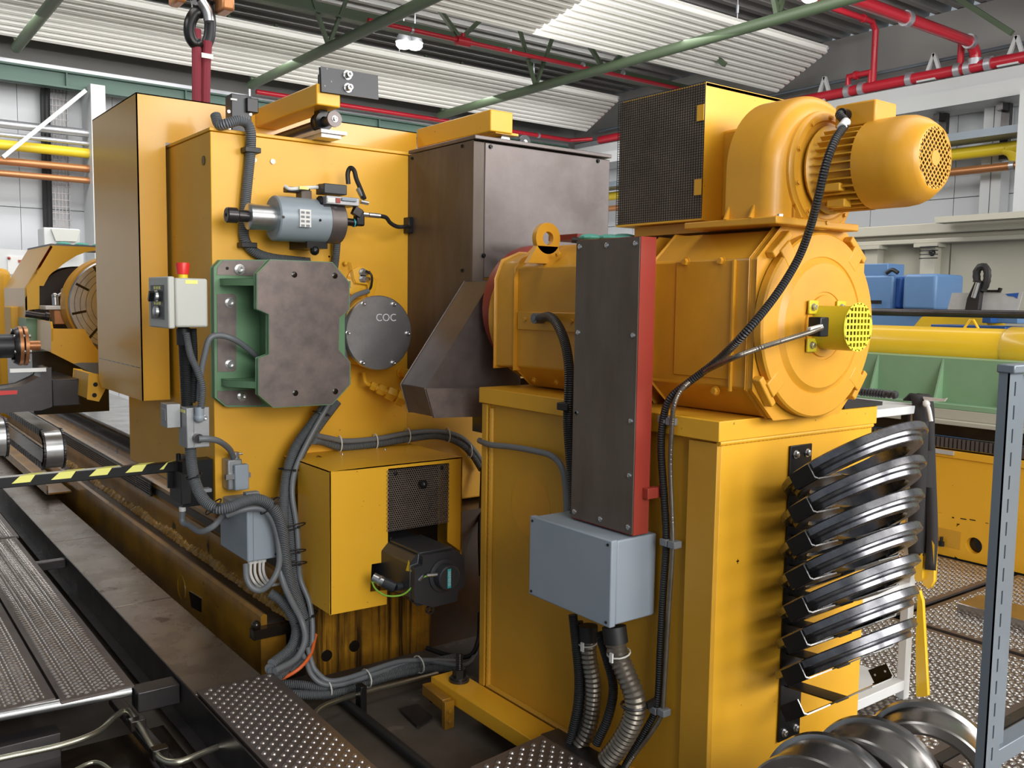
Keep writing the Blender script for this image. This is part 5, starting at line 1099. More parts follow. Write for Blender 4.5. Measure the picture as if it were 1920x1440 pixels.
hose('conduit', hz([(1074, 1152, 2.12), (1080, 1210, 2.12), (1085, 1270, 2.13), (1083, 1320, 2.12), (1073, 1372, 2.11), (1066, 1395, 2.11)]), .0165, 'black_hose', 'black hose left of the ribbed metal hoses')
hose('cable', hz([(1087, 1165, 2.16), (1094, 1240, 2.17), (1096, 1310, 2.17), (1086, 1380, 2.13)]), .013, 'black_rubber', 'black cable close behind the black hose below the terminal box')
hose('conduit', hz([(1122, 1185, 2.11), (1138, 1235, 2.11), (1150, 1290, 2.13), (1140, 1345, 2.11), (1118, 1395, 2.09)]), .0165, 'black_hose', 'black hose between the two ribbed metal hoses')
# fan and encoder cables
q0 = V(FX-.085, 1.66, FZ+.15)
hose('cable', [V(FX-.07, 1.66, FZ+.15), V(FX-.1, 1.655, FZ+.145), PY(1585, 232, 1.62), PY(1566, 262, 1.6), PY(1548, 310, 1.6), PY(1534, 370, 1.62), PY(1518, 430, 1.66), PY(1494, 490, 1.7), PY(1450, 560, 1.72), PY(1390, 632, 1.76), PX(1340, 680, 2.24), PX(1290, 718, 2.22), PX(1256, 748, 2.19), PX(1243, 790, 2.19), PX(1240, 850, 2.195), PX(1246, 940, 2.2), PX(1249, 1020, 2.2), PX(1243, 1120, 2.205), PX(1238, 1220, 2.205), PX(1232, 1320, 2.2), PX(1210, 1370, 2.18), PX(1178, 1425, 2.15), PX(1160, 1460, 2.1)], .0125, 'black_hose', 'long black cable from the fan motor down over the big motor to the floor', k=8)
m = MB(); m.cyl(PY(1586, 229, 1.623), PY(1578, 240, 1.612), .0142, n=12); tag(m.build('cable_label', 'label_white'), 'pale label sleeve on the cable at the fan motor', 'label')
hose('cable', [PY(1540, 614, 1.64), PY(1515, 624, 1.64), PY(1470, 638, 1.67), PY(1420, 654, 1.72), PY(1375, 671, 1.76), PX(1320, 698, 2.235), PX(1280, 728, 2.2), PX(1264, 760, 2.18), PX(1260, 800, 2.187), PX(1257, 870, 2.195), PX(1260, 960, 2.2), PX(1261, 1030, 2.2), PX(1253, 1160, 2.205), PX(1245, 1300, 2.2), PX(1240, 1340, 2.2), PX(1220, 1375, 2.18), PX(1192, 1412, 2.16), PX(1170, 1445, 2.13)], .0085, 'steel_hose', 'thin ribbed cable from the encoder joining the long black cable', k=8, step=.004, corr=.15)
for u, v in ((1252, 788), (1256, 1018), (1236, 1332)):
    for du in (-7, 8):
        q = PX(u+du, v+du*.3, 2.2); m = MB(); m.box(2.182, 2.218, q.y-.018, q.y+.014, q.z-.012, q.z+.012); tag(m.build('hose_clip', 'enclosure_dark', bevel=.003), 'dark grey clip fixing the two cables to the plinth', 'clip', 'clips down the plinth side')
# ---------------------------------------------------------------- pit pipes and hoses
def Zp(l): return [PZ(u, v, z) for u, v, z in l]
hose('conduit', Zp([(500, 1283, -.09), (560, 1284, -.10), (610, 1290, -.12), (660, 1278, -.13), (720, 1262, -.13), (790, 1245, -.14), (860, 1232, -.16)]), .020, H, 'grey hose lying in the pit, front one of the row behind the zinc pipe')
hose('conduit', Zp([(505, 1298, -.11), (560, 1302, -.12), (620, 1302, -.14), (680, 1284, -.15), (740, 1266, -.15), (800, 1255, -.16), (850, 1252, -.17)]), .020, H, 'grey hose lying in the pit, lowest one of the row')
hose('cable', Zp([(560, 1215, .05), (574, 1240, .0), (584, 1265, -.05), (605, 1282, -.09), (640, 1283, -.11), (690, 1268, -.11), (745, 1250, -.12), (800, 1240, -.13), (870, 1248, -.15), (893, 1225, -.15)]), .012, 'grey_cable', 'thin grey cable dropping from the bundle and running along the pit hoses')
hose('cable', Zp([(577, 1215, .05), (584, 1240, .0), (592, 1258, -.04), (615, 1276, -.08), (650, 1272, -.09), (700, 1255, -.09), (750, 1240, -.1), (800, 1238, -.12), (860, 1240, -.15)]), .012, 'grey_cable', 'second thin grey cable above the pit hoses')
hose('cable', Zp([(592, 1190, .08), (583, 1225, .03), (565, 1250, 0), (540, 1267, -.03), (515, 1276, -.05)]), .008, 'orange_cable', 'orange cable at the end of the hose bundle')
hose('cable', Zp([(800, 1215, -.15), (840, 1228, -.16), (880, 1230, -.15), (897, 1200, -.08), (900, 1150, 0)]), .012, 'black_rubber', 'dark cable loop in the back corner of the pit')
for u, v in ((613, 1290), (687, 1272), (785, 1246)):
    c = PZ(u, v, -.12); m = MB(); m.tube([c+V(.0, -.05*math.sin(a), .04*math.cos(a)) for a in [2*math.pi*i/14 for i in range(15)]], .0035, 6, k=1); tag(m.build('cable_tie', 'tie_white'), 'pale cable tie around the pit hoses', 'cable tie', 'pale cable ties in the pit')
hose('zinc_pipe', Zp([(560, 1372, -.10), (583, 1350, -.10), (600, 1328, -.10), (640, 1311, -.12), (700, 1293, -.13), (770, 1276, -.14), (820, 1263, -.15)]), .0115, 'zinc_pipe', 'bent zinc pipe crossing the pit beside the brown floor plate', cat='pipe')
q = PZ(684, 1312, -.14); m = MB(); m.box(q.x-.03, q.x+.0, q.y-.02, q.y+.03, -.2, -.07); tag(m.build('pipe_support', 'black_steel', bevel=.003), 'black steel support holding the zinc pipe in the pit', 'support')
hose('black_pipe', Zp([(620, 1290, -.17), (645, 1315, -.17), (800, 1440, -.17), (900, 1520, -.17)]), .021, 'black_rubber', 'straight black pipe on the pit floor', cat='pipe', k=1)
t = thing('zinc_pipe', 'zinc pipe bent twice in the dark pit at the bottom left', 'pipe', PZ(240, 1335, -.1))
m = MB(); m.tube(Zp([(-60, 1440, -.1), (0, 1422, -.1), (112, 1398, -.1), (180, 1374, -.1), (214, 1345, -.1), (236, 1333, -.1), (252, 1346, -.1), (287, 1403, -.1), (306, 1425, -.1), (337, 1428, -.1), (382, 1411, -.1), (440, 1388, -.1)]), .0125, 12); m.build('tube', 'zinc_pipe', t)
for u, v in ((257, 1356), (299, 1410)):
    c = PZ(u, v, -.1); m = MB(); m.box(c.x-.03, c.x+.03, c.y-.022, c.y+.022, -.122, -.08); m.build('clamp', 'oil_recess_black', t, bevel=.003)
p = PZ(225, 1325, -.15); m = MB(); m.bar(PZ(215, 1312, -.13), PZ(330, 1450, -.13), .05, .03); tag(m.build('steel_bar', 'dark_steel', bevel=.003), 'narrow steel bar under the bent zinc pipe', 'bar')
m = MB(); m.box(PZ(0, 1400, -.12).x-.6, PZ(112, 1370, -.1).x, PZ(112, 1370, -.1).y-.02, PZ(112, 1370, -.1).y+.08, -.2, -.1); tag(m.build('steel_beam', 'dark_steel', bevel=.003), 'dark square beam in the pit at the bottom left', 'beam')
m = MB(); m.box(PZ(95, 1420, -.1).x, PZ(122, 1420, -.1).x, 2.2, 3.35, -.13, -.12); tag(m.build('flat_bar', 'aluminium'), 'flat bright bar at the bottom edge left', 'bar')
hose('zinc_pipe', Zp([(130, 1450, -.13), (165, 1432, -.13), (185, 1430, -.13), (205, 1442, -.13), (220, 1460, -.13)]), .008, 'zinc_pipe', 'thin zinc pipe tip at the bottom edge left', cat='pipe')
m = MB(); m.box(-2, XC-.06, 2.0, 3.84, -.2, -.196); tag(m.build('pit_sheet', 'oil_recess_black'), 'black sheet covering the pit floor at the bottom left', 'oil film')  # glossy black sheet laid over the concrete
# ---------------------------------------------------------------- ring rack
RC = V(2.61, 1.646, 1.116); AL = math.radians(35); RR = .24
e2 = V(0, -math.cos(AL), math.sin(AL)); nn = V(0, -math.sin(AL), -math.cos(AL))     # nn faces down and outwards
t = thing('rack_plate', 'black vertical rack plate with bent cradles bolted to the plinth front', 'rack', (2.64, 1.86, .1))
m = MB(); a, b2 = PY(1483, 838, 1.862), PY(1523, 833, 1.862); m.box(2.578, 2.697, 1.861, 1.869, .10, 1.135); m.build('back_plate', 'black_steel', t, bevel=.002)
for x in (2.605, 2.67):
    for z in (1.105, .13): m = MB(); m.hexbolt(V(x, 1.861, z), -AY, .011, .012); m.build('bolt', 'screw_zinc', t)
PITZ = .1035
NR = 8
for i in range(NR):
    c = RC+V(0, 0, -PITZ*i)
    if i == 7: c = RC+V(0, .0, -PITZ*7-.012)
    u = c+nn*.040-e2*.03                       # cradle plane just below the ring
    hw = .040
    m = MB(); A0, A1 = u-AX*.236, u+AX*.236
    m.prism([A0-e2*hw, A0+AX*.12-e2*hw, A0+AX*.17-e2*hw*.5, A1-AX*.17-e2*hw*.5, A1-AX*.12-e2*hw, A1-e2*hw, A1+e2*hw, A1-AX*.12+e2*hw, A1-AX*.17+e2*hw*.5, A0+AX*.17+e2*hw*.5, A0+AX*.12+e2*hw, A0+e2*hw], nn*.004)
    for s_, E in ((-1, A0), (1, A1)):
        m.obox(E+AX*s_*.012-nn*.026, AX*.002, e2*hw, nn*.022)
        m.obox(E+AX*s_*.006-nn*.001, AX*.0075+nn*(-s_*.0)-nn*s_*.0, e2*hw, nn*.003)
    cr = m.build('cradle', 'black_steel', t)
    z_ = e2*(hw+.0004)                 # bare cut edges
    for s_, E in ((-1, A0), (1, A1)):
        eg = MB(); eg.bar(E+AX*s_*.012-nn*.048+z_, E+AX*s_*.012-nn*.003+z_, .0042, .0012, up=e2); eg.bar(E+AX*s_*.0125-nn*.005+z_, E-AX*s_*.002+nn*.0025+z_, .0042, .0012, up=e2)
        eg.bar(E+nn*.002+z_, E-AX*s_*.12+nn*.002+z_, .0042, .0012, up=e2); eg.build('bare_edge', 'screw_zinc', cr, smooth=False)
    m = MB(); m.bar(u+nn*.005, V(u.x+.02, 1.862, u.z-.03), .06, .006, up=AX.cross(e2)); m.build('arm', 'black_steel', t)
    if i == 7:
        for sx in (-.022, .022):
            q = A1+AX*.0095-nn*.026+e2*sx; m = MB(); m.cyl(q, q-AX*.001, .004, n=8); m.build('hole', 'label_white', cr)
rlab = ['topmost steel ring in the black rack', 'second steel ring from the top of the rack', 'third steel ring from the top of the rack', 'fourth steel ring from the top, middle of the rack', 'third steel ring from the bottom of the rack', 'second steel ring from the bottom of the rack', 'lowest steel ring in the rack above the empty cradle']
ring0 = None
for i in range(7):
    c = RC+V(0, 0, -PITZ*i)
    if ring0 is None:
        ring0 = thing('steel_ring', rlab[0], 'ring', c, 'turned steel rings in the rack')
        m = MB(); m.lathe(c-nn*.014, nn, [(0, .160), (0, RR-.004), (.004, RR), (.024, RR), (.027, RR-.006), (.022, RR-.022), (.032, RR-.025), (.032, RR-.031), (.038, RR-.029), (.050, RR-.031), (.052, RR-.035), (.052, .168), (.044, .160), (0, .160)], 96)
        m.build('ring', 'dark_turned', ring0, angle=25)
    else: dup(ring0, V(0, 0, -PITZ*i), rlab[i])
# ---------------------------------------------------------------- right-hand machine
XB = 5.79
def zx(u, v, x): return PX(u, v, x).z
zt_, zr0, zr1 = zx(1862, 855, XB), zx(1862, 852, XB-.02), zx(1862, 832, XB-.02)
t = thing('machine_bed', 'yellow machine bed with toothed rack and round hole in the right background', 'machine bed', (6.2, 2.5, 0))
ho = PX(1826, 1023, XB)
def holed_face():
    m = MB(); n = 28; y0, y1, z0, z1 = -1.0, 7.0, .0, zt_
    cy, cz, r = ho.y, ho.z, .052; A = []
    m.box(XB, XB+.05, y0, cy-.12, z0, z1); m.box(XB, XB+.05, cy+.12, y1, z0, z1)
    m.box(XB, XB+.05, cy-.12, cy+.12, cz+.12, z1)
    vs = []; fs = []
    for k in range(n):
        a = 2*math.pi*k/n; ca, sa = math.cos(a), math.sin(a); s = .12/max(abs(ca), abs(sa))
        vs += [V(XB, cy+r*ca, cz+r*sa), V(XB, cy+s*ca, max(cz+s*sa, 0)), V(XB+.05, cy+r*ca, cz+r*sa)]
    for k in range(n):
        a, b = 3*k, 3*((k+1) % n); fs += [(a, a+1, b+1, b), (a, b, b+2, a+2)]
    m.add(vs, fs); return m
holed_face().build('front_face', 'yellow_paint', t, smooth=False)
m = MB(); m.box(XB+.05, 7.2, -1, 7, 0, zt_-.002); m.build('core', 'oil_recess_black', t)
m = MB(); m.box(XB-.012, XB+.3, -1, 7, zt_-.05, zt_); m.build('top_ledge', 'yellow_paint', t, bevel=.006)
a, b = PX(1743, 985, XB), PX(1800, 1030, XB)
m = MB(); m.box(XB-.003, XB-.001, b.y, a.y, b.z, a.z); rc = m.build('recess', 'ochre_side', t)
m = MB(); q = V(XB-.02, PX(1768, 1018, XB).y, b.z); m.cyl(q, q+AZ*.03, .02, n=6); m.cyl(q, q+AZ*.06, .01, n=10); m.build('anchor_bolt', 'black_steel', t)
m = MB(); y = -1.0
while y < 5.2: m.box(XB-.02, XB+.02, y, y+.018, zr0+.003, zr1); y += .028
m.build('gear_rack', 'rack_steel', t, smooth=False)
m = MB(); m.box(XB-.005, XB+.03, -1, 5.2, zr0, zr1); m.build('rack_body', 'dark_steel', t)
z2, z3, z4, z5 = zx(1862, 806, 5.86), zx(1862, 782, 5.9), zx(1862, 776, 5.92), zx(1862, 766, 5.95)
m = MB(); m.box(5.86, 7, -1, 7, zr1, z2); m.build('slot', 'oil_recess_black', t)
m = MB(); m.box(5.84, 7, -1, 7, z2, z2+.03); m.box(5.9, 7, -1, 7, z2+.03, z3+.02); m.build('slideway', 'beige_paint', t, bevel=.004)
a, b = PX(1744, 840, XB-.02), PX(1788, 854, XB-.02); m = MB(); m.box(XB-.024, XB-.014, b.y, a.y, b.z, a.z); m.build('type_plate', 'aluminium', t)
for v0, v1, u0, u1 in ((959, 962, 1750, 1766), (969, 972, 1785, 1789), (971, 975, 1801, 1812), (973, 977, 1818, 1829), (980, 982, 1848, 1853)):
    a, b = PX(u0, v0, XB-.001), PX(u1, v1, XB-.001); m = MB(); m.box(XB-.0015, XB-.0005, b.y, a.y, b.z, a.z); m.build('chip', 'oil_recess_black', t)
z6, z7 = zx(1862, 766, 6.0), zx(1862, 683, 6.0)
t = thing('green_slab', 'pale green ribbed steel carriage slab on top of the right yellow bed', 'carriage', (6.3, 3, z3))
m = MB(); m.box(6.02, 6.8, -1, 7, z3+.02, z7+.02); m.build('body', 'green_pale', t)
m = MB(); m.box(5.90, 6.05, -1, 7, z3+.02, z6+.012); m.build('foot_flange', 'green_pale', t, bevel=.005)
for u in (1640, 1762, 1900, 1560):
    y = PX(u, 720, 5.98).y; m = MB(); m.prism([V(6.02, y, z6+.01), V(5.92, y, z6+.01), V(6.02, y, z7+.015)], (0, .012, 0)); m.build('rib', 'green_pale', t)
tc = PX(1700, 645, 6.4)
TR_ = (zx(1700, 611, 6.4)-zx(1700, 679, 6.4))/2
t = thing('lifting_beam', 'thick yellow round lifting tube lying on the green slab at right', 'tube', (6.4, 3, tc.z-TR_))
y0 = PX(1890, 660, 6.4).y
m = MB(); m.lathe(V(6.4, y0, tc.z), AY, [(0, 1e-5), (0, TR_*.98), (.02, TR_), (4.5, TR_), (4.5, 1e-5)], 40); m.build('tube', 'tube_yellow', t)
m = MB(); m.lathe(V(6.4, y0-.35, tc.z), AY, [(0, 1e-5), (0, TR_*1.05), (.05, TR_*1.12), (.33, TR_*1.12), (.36, TR_*.98), (.36, 1e-5)], 40); m.build('end_sleeve', 'tube_yellow', t)
q = PX(1821, 617, 6.4); m = MB(); qq = V(6.4, q.y, tc.z+TR_)
m.tube([qq+V(0, .05, -.005), qq+V(0, .012, .055), qq+V(0, -.012, .055), qq+V(0, -.05, -.005)], .009, 8, k=1); m.build('lug', 'tube_yellow', t)
pa, pb = PX(1620, 588, 6.9), PX(1930, 586, 6.9)
m = MB(); m.cyl(V(6.9, pa.y+.5, (pa.z+pb.z)/2), V(6.9, pb.y-.3, (pa.z+pb.z)/2), .030, n=14)
tag(m.build('round_bar', 'dark_steel'), 'long dark round bar behind the yellow tube', 'bar')
# blue machine
XM = 8.3
def bx(m, u0, v0, u1, v1, x0, dx):
    a, b = PX(u0, v0, x0), PX(u1, v1, x0); return m.box(x0, x0+dx, b.y, a.y, b.z, a.z)
t = thing('blue_machine', 'blue machine with motor and rounded cabinet in front of the beige partition', 'machine', (XM, 5, 0))
(lambda a, b: MB().box(XM-.05, XM+.75, b.y, a.y, -.2, a.z))(PX(1560, 578, XM-.05), PX(1760, 578, XM-.05)).build('base', 'blue_paint', t, bevel=.02)
bx(MB(), 1600, 517, 1672, 582, XM, .45).build('motor', 'blue_paint', t, bevel=.02)
bx(MB(), 1619, 495, 1664, 517, XM+.02, .3).build('terminal_box', 'blue_paint', t, bevel=.008)
bx(MB(), 1672, 519, 1688, 578, XM+.05, .3).build('bearing_housing', 'blue_dark', t, bevel=.02)
bx(MB(), 1694, 514, 1753, 582, XM-.1, .5).build('cabinet', 'blue_paint', t, bevel=.03, seg=3)
m = bx(MB(), 1630, 563, 1652, 570, XM-.053, .01); m.build('slot', 'oil_recess_black', t)
m = MB(); a = PX(1662, 512, XM); m.tube([a, a+V(0, -.06, .03), a+V(0, -.12, 0)], .02, 8); m.build('cable', 'black_rubber', t)
XM2 = 7.4
t = thing('chip_guard', 'bright aluminium guard sheet with black cable chain loop beyond the yellow tube', 'guard', PX(1850, 585, XM2))
m = MB(); m.prism([PX(u, v, XM2) for u, v in ((1785, 549), (1822, 549), (1812, 582), (1776, 582))], (.01, 0, 0)); m.build('sheet', 'aluminium', t)
m = MB(); m.prism([PX(u, v, XM2) for u, v in ((1838, 549), (1918, 548), (1908, 583), (1829, 583))], (.01, 0, 0)); m.build('sheet', 'aluminium', t)
m = MB(); m.prism([PX(u, v, XM2-.005) for u, v in ((1885, 551), (1910, 549), (1907, 560), (1900, 556), (1890, 555))], (.002, 0, 0)); m.build('paint_smear', 'blue_dark', t)
m = MB(); m.prism([PX(u, v, XM2-.06) for u, v in ((1829, 527), (1839, 527), (1832, 581), (1810, 581), (1814, 560))], (.06, 0, 0)); m.build('support', 'dark_steel', t, bevel=.004)
m = MB(); m.cyl(PX(1834, 530, XM2-.08), PX(1825, 558, XM2-.08), .018, n=10); m.build('cylinder', 'zinc', t)
m = MB(); pts = [PX(u, v, XM2-.02) for u, v in ((1832, 528), (1831, 512), (1836, 502), (1845, 500), (1851, 508), (1850, 528), (1843, 545))]
m.tube(pts, .032, 8, step=.02, corr=.12); m.build('cable_chain', 'black_rubber', t)
m = MB(); m.bar(PX(1845, 546, XM2), PX(1874, 546, XM2), .03, .02); m.bar(PX(1873, 548, XM2), PX(1876, 540, XM2), .03, .02); m.build('bracket', 'black_steel', t)
t = thing('blue_rail', 'dark blue steel rail with raised blocks behind the yellow tube end', 'rail', PX(1860, 618, 7.2))
bx(MB(), 1745, 608, 1885, 620, 7.2, .3).build('rail', 'blue_dark', t, bevel=.006)
bx(MB(), 1842, 586, 1858, 606, 7.1, .1).build('block', 'blue_dark', t, bevel=.006)
bx(MB(), 1858, 592, 1908, 607, 7.2, .2).build('block', 'blue_paint', t, bevel=.006)
t = thing('yellow_carriage', 'low yellow casting between the blue machine and the blue rail', 'casting', PX(1760, 610, 7.5))
m = MB(); m.prism([PX(u, v, 7.5) for u, v in ((1720, 610), (1730, 598), (1745, 594), (1840, 598), (1845, 606), (1738, 610))], (.3, 0, 0)); m.build('body', 'tube_yellow', t, bevel=.02)
# white steps
t = thing('white_steps', 'white painted steel step frame behind the steel rings', 'steps', (3.4, 1.95, 0))
LX, LY = 3.50, 1.935
for y in (LY, LY+.42):
    m = MB(); m.box(LX-.02, LX+.022, y-.018, y+.018, 0, 1.215); m.build('leg', 'white_paint', t, bevel=.003)
m = MB(); m.box(3.09, LX+.022, LY-.018, LY+.45, 1.185, 1.217); m.build('top_tread', 'white_paint', t, bevel=.003)
for v in (1098, 1283):
    z = PX(1700, v, LX).z; m = MB(); m.box(3.09, LX-.02, LY-.018, LY+.43, z-.02, z+.022); m.build('tread', 'white_paint', t, bevel=.003)
t = thing('lifting_sling', 'black fabric lifting sling hanging over the corner of the white steps', 'sling', (3.5, 1.9, .5))
def strap(pts, w, label, wd=AX):
    m = MB(); P_ = smooth_path([PX(u, v, x) for u, v, x in pts], 5); vs = []
    for p in P_: vs += [p-wd*w*.3+V(0, w*.5, 0)-V(0, 0, 0), p+wd*w*.3-V(0, w*.5, 0)]
    m.add(vs, [(2*i, 2*i+1, 2*i+3, 2*i+2) for i in range(len(P_)-1)]); o = m.build('strap', 'cloth_black', t); s = o.modifiers.new('thick', 'SOLIDIFY'); s.thickness = .009; return o
strap([(1712, 752, 3.5), (1725, 742, 3.5), (1733, 765, 3.5), (1733, 850, 3.49), (1728, 950, 3.48), (1722, 1035, 3.47)], .062, '')
strap([(1715, 748, 3.5), (1735, 745, 3.5), (1741, 800, 3.5), (1745, 900, 3.5), (1748, 1000, 3.49), (1744, 1068, 3.48)], .035, '')
strap([(1708, 752, 3.48), (1722, 745, 3.47), (1726, 790, 3.46), (1722, 900, 3.46), (1716, 1000, 3.46), (1718, 1040, 3.46)], .05, '')
strap([(1703, 760, 3.53), (1702, 800, 3.53), (1704, 840, 3.53)], .045, '')
t = thing('lifting_hook', 'yellow lifting clamp hanging from the black sling with a long flat yellow leg', 'lifting clamp', (3.48, 1.86, .1))
m = MB(); m.prism([PX(u, v, 3.46) for u, v in ((1719, 1045), (1728, 1040), (1727, 1085), (1722, 1090), (1716, 1084))], (.02, 0, 0)); m.build('jaw', 'tube_yellow', t, bevel=.004)
m = MB(); m.prism([PX(u, v, 3.48) for u, v in ((1734, 1016), (1743, 1010), (1750, 1022), (1748, 1090), (1741, 1102), (1732, 1095))], (.025, 0, 0)); m.build('jaw', 'tube_yellow', t, bevel=.005)
m = MB(); m.prism([PX(u, v, 3.50) for u, v in ((1722, 1108), (1728, 1128), (1738, 1305), (1719, 1305), (1718, 1200))], (.02, 0, 0)); m.build('leg', 'tube_yellow', t, bevel=.003)
m = MB(); m.prism([PX(u, v, 3.46) for u, v in ((1730, 744), (1768, 748), (1775, 746), (1770, 753), (1733, 752))], (.01, 0, 0)); tag(m.build('scraper_blade', 'aluminium'), 'flat steel blade lying on top of the white steps by the sling', 'blade')
m = MB(); m.tube([PX(1733, 752, 3.45), PX(1741, 765, 3.45), PX(1746, 790, 3.45)], .008, 8); m.ball(PX(1737, 757, 3.45), .014); tag(m.build('pull_cord', 'label_white'), 'short pale cord hanging by the sling knot', 'cord')
m = MB(); m.cyl(V(3.45, 2.62, .0), V(3.45, 2.62, .14), .075, n=24); tag(m.build('metal_can', 'zinc'), 'grey metal can on the floor seen between plinth and steps', 'can')
# steel rollers
lab3 = ['bare steel grooved roller on the floor, farthest of three', 'bare steel grooved roller on the floor, middle of three', 'bare steel grooved roller on the floor, nearest of three at the bottom edge']
for (u, v), lb in zip(((1745, 1313), (1652, 1345), (1560, 1374)), lab3):
    q = PZ(u, v, .385); c = V(q.x, q.y, .194); ax = V(-.96, -.28, 0).normalized()
    if lb == lab3[0]: ax = V(-.90, -.43, 0).normalized()
    if lb == lab3[2]: c += V(0, -.01, 0)
    t = thing('grooved_roller', lb, 'roller', (c.x, c.y, 0), 'bare steel rollers on the floor')
    m = MB(); m.lathe(c, ax, [(0, .150), (0, .186), (.005, .193), (.028, .193), (.033, .184), (.036, .180), (.150, .180), (.156, .186), (.160, .193), (.182, .193), (.187, .188), (.187, .162), (.180, .152), (.01, .150), (0, .150)], 112); m.build('rim', 'turned_steel', t, angle=25)
    if lb != lab3[0]:
        m = MB(); m.lathe(c, ax, [(.13, .152), (.14, .15), (.145, .08), (.16, .075), (.16, .04), (.12, .04), (.125, .152)], 64); m.build('web', 'turned_steel', t, angle=25)
# slotted shelf post
SXp = 1.97
c = PX(1893, 700, SXp); c2 = PX(1873, 700, SXp)
zt_ = c.z
t = thing('shelf_post', 'grey slotted steel shelf post at the right edge in the foreground', 'shelf', (SXp, c.y, 0))
m = MB(); m.box(SXp, SXp+.003, c.y, c2.y, 0, zt_); m.build('side_flange', 'shelf_grey', t)
w = PY(1916, 720, c.y).x-SXp
def slotted(m, x0, x1, y, z0, z1, p, sl, sw, off=0):
    xm = (x0+x1)/2; m.box(x0, xm-sw, y, y+.003, z0, z1); m.box(xm+sw, x1, y, y+.003, z0, z1); z = z0+off
    while z < z1: m.box(xm-sw, xm+sw, y, y+.003, z, min(z+p-sl, z1)); z += p
    return m
slotted(MB(), SXp, SXp+w, c.y, 0, zt_, .050, .03, .0032).build('slotted_flange', 'shelf_grey', t, smooth=False)
m = MB(); m.box(SXp+w, SXp+w+.003, c.y, c.y+.02, 0, zt_); m.build('return_flange', 'shelf_grey', t)
slotted(MB(), SXp+w+.004, SXp+w+.07, c.y+.022, 0, zt_-.01, .10, .055, .011).build('rear_flange', 'shelf_grey', t, smooth=False)
m = MB(); m.box(SXp-.004, SXp+.4, c.y-.012, c2.y+.004, zt_, zt_+.018); m.build('top_shelf', 'shelf_grey', t, bevel=.003)
z = PY(1900, 1360, c.y).z
m = MB(); m.box(SXp+w, SXp+.4, c.y+.01, c.y+.05, z-.09, z-.05); m.build('cross_beam', 'shelf_grey', t, bevel=.002)
# ---------------------------------------------------------------- far machine on the bed at left
YS = 7.0
t = thing('chuck_guard', 'yellow chuck guard hood with arched opening at the far left', 'guard', PY(60, 600, YS))
out = [(95, 460), (230, 466), (230, 474), (177, 470), (160, 473), (144, 479), (131, 487), (119, 495), (107, 505), (98, 511), (92, 517), (86, 528), (82, 536), (74, 536), (74, 579), (47, 582), (47, 540)]
m = MB(); m.prism([PY(u, v, YS) for u, v in out], (0, .02, 0)); m.build('front_sheet', 'yellow_light', t)
xs_ = PY(47, 560, YS).x; yb = PX(8, 560, xs_).y; D = yb-YS
A_, B_ = PY(47, 540, YS), PY(95, 460, YS)
m = MB(); m.prism([A_, B_, B_+V(0, D, 0), A_+V(0, D, 0)], (.012, 0, -.01)); m.build('slanted_sheet', 'yellow_gloss', t)
m = MB(); m.box(xs_, xs_+.012, YS, yb, PY(47, 600, YS).z, A_.z); m.build('side_sheet', 'yellow_gloss', t)
m = MB(); m.box(B_.x, B_.x+.75, YS, yb, B_.z, B_.z+.012); m.build('top_sheet', 'enclosure_dark', t)
q = PY(150, 452, YS+.3); m = MB(); 
for i in range(5): m.ball(V(B_.x+.12+.12*i, YS+.2, B_.z+.02), .05, 10, .4)
tag(m.build('cloth', 'turquoise_cloth'), 'turquoise cloths lying on the far yellow hood', 'cloth', kind='stuff')
m = MB(); m.box(xs_+.3, xs_+1.3, yb-.1, yb, 1.2, PY(150, 508, yb).z); m.build('rear_sheet', 'ochre_side', t)
c = PY(221, 572, 6.6)
t = thing('face_plate', 'large slotted lathe face plate with yellow rim behind the tall guard', 'face plate', c)
m = MB(); m.lathe(c, AY, [(0, 1e-5), (0, .30), (.008, .308), (.02, .308), (.02, 1e-5)], 72); f = m.build('face', 'brushed_steel', t)
m = MB(); m.lathe(c, AY, [(.02, .305), (.03, .32), (.15, .33), (.16, 1e-5)], 72); m.build('rim', 'ochre_paint', t)
for a in (152, 180+12, 120, 230):
    r = V(math.cos(math.radians(a)), 0, math.sin(math.radians(a))); s = V(-r.z, 0, r.x); m = MB(); m.obox(c+r*.25+V(0, -.001, 0), r*.045, s*.008, V(0, .001, 0)); m.build('t_slot', 'oil_recess_black', f)
for rr in (.27, .235, .2, .165):
    m = MB(); m.lathe(c, -AY, [(.0, rr), (.0012, rr+.001), (0, rr+.003)], 72); m.build('turning_groove', 'dark_steel', f)
c = PY(148, 578, 7.4); m = MB(); m.lathe(c, AY, [(0, 1e-5), (0, .30), (.02, .31), (.2, .31), (.2, 1e-5)], 48)
tag(m.build('chuck', 'dark_steel'), 'dark round chuck under the far yellow hood', 'chuck')
t = thing('tool_post', 'oily tool post with ball handled lever beside the face plate', 'tool post', PY(112, 625, 6.8))
m = MB(); a, b = PY(82, 573, 6.8), PY(124, 581, 6.8); m.box(a.x, b.x, 6.75, 6.95, b.z, a.z); m.build('top_slide', 'aluminium', t, bevel=.004)
m = MB(); a, b = PY(100, 581, 6.8), PY(124, 608, 6.8); m.box(a.x, b.x, 6.78, 6.95, b.z, a.z); m.build('block', 'copper', t, bevel=.004)
m = MB(); m.ball(PY(103, 555, 6.8), .022); m.ball(PY(121, 546, 6.8), .025); m.cyl(PY(103, 557, 6.8), PY(121, 547, 6.8), .009); m.cyl(PY(104, 572, 6.8), PY(103, 555, 6.8), .02); m.build('lever', 'zinc', t)
m = MB(); m.cyl(PY(47, 588, 6.7), PY(90, 594, 6.7), .022, n=12); m.cyl(PY(85, 593, 6.68), PY(92, 594, 6.68), .03, n=12); m.build('spindle', 'dark_steel', t)
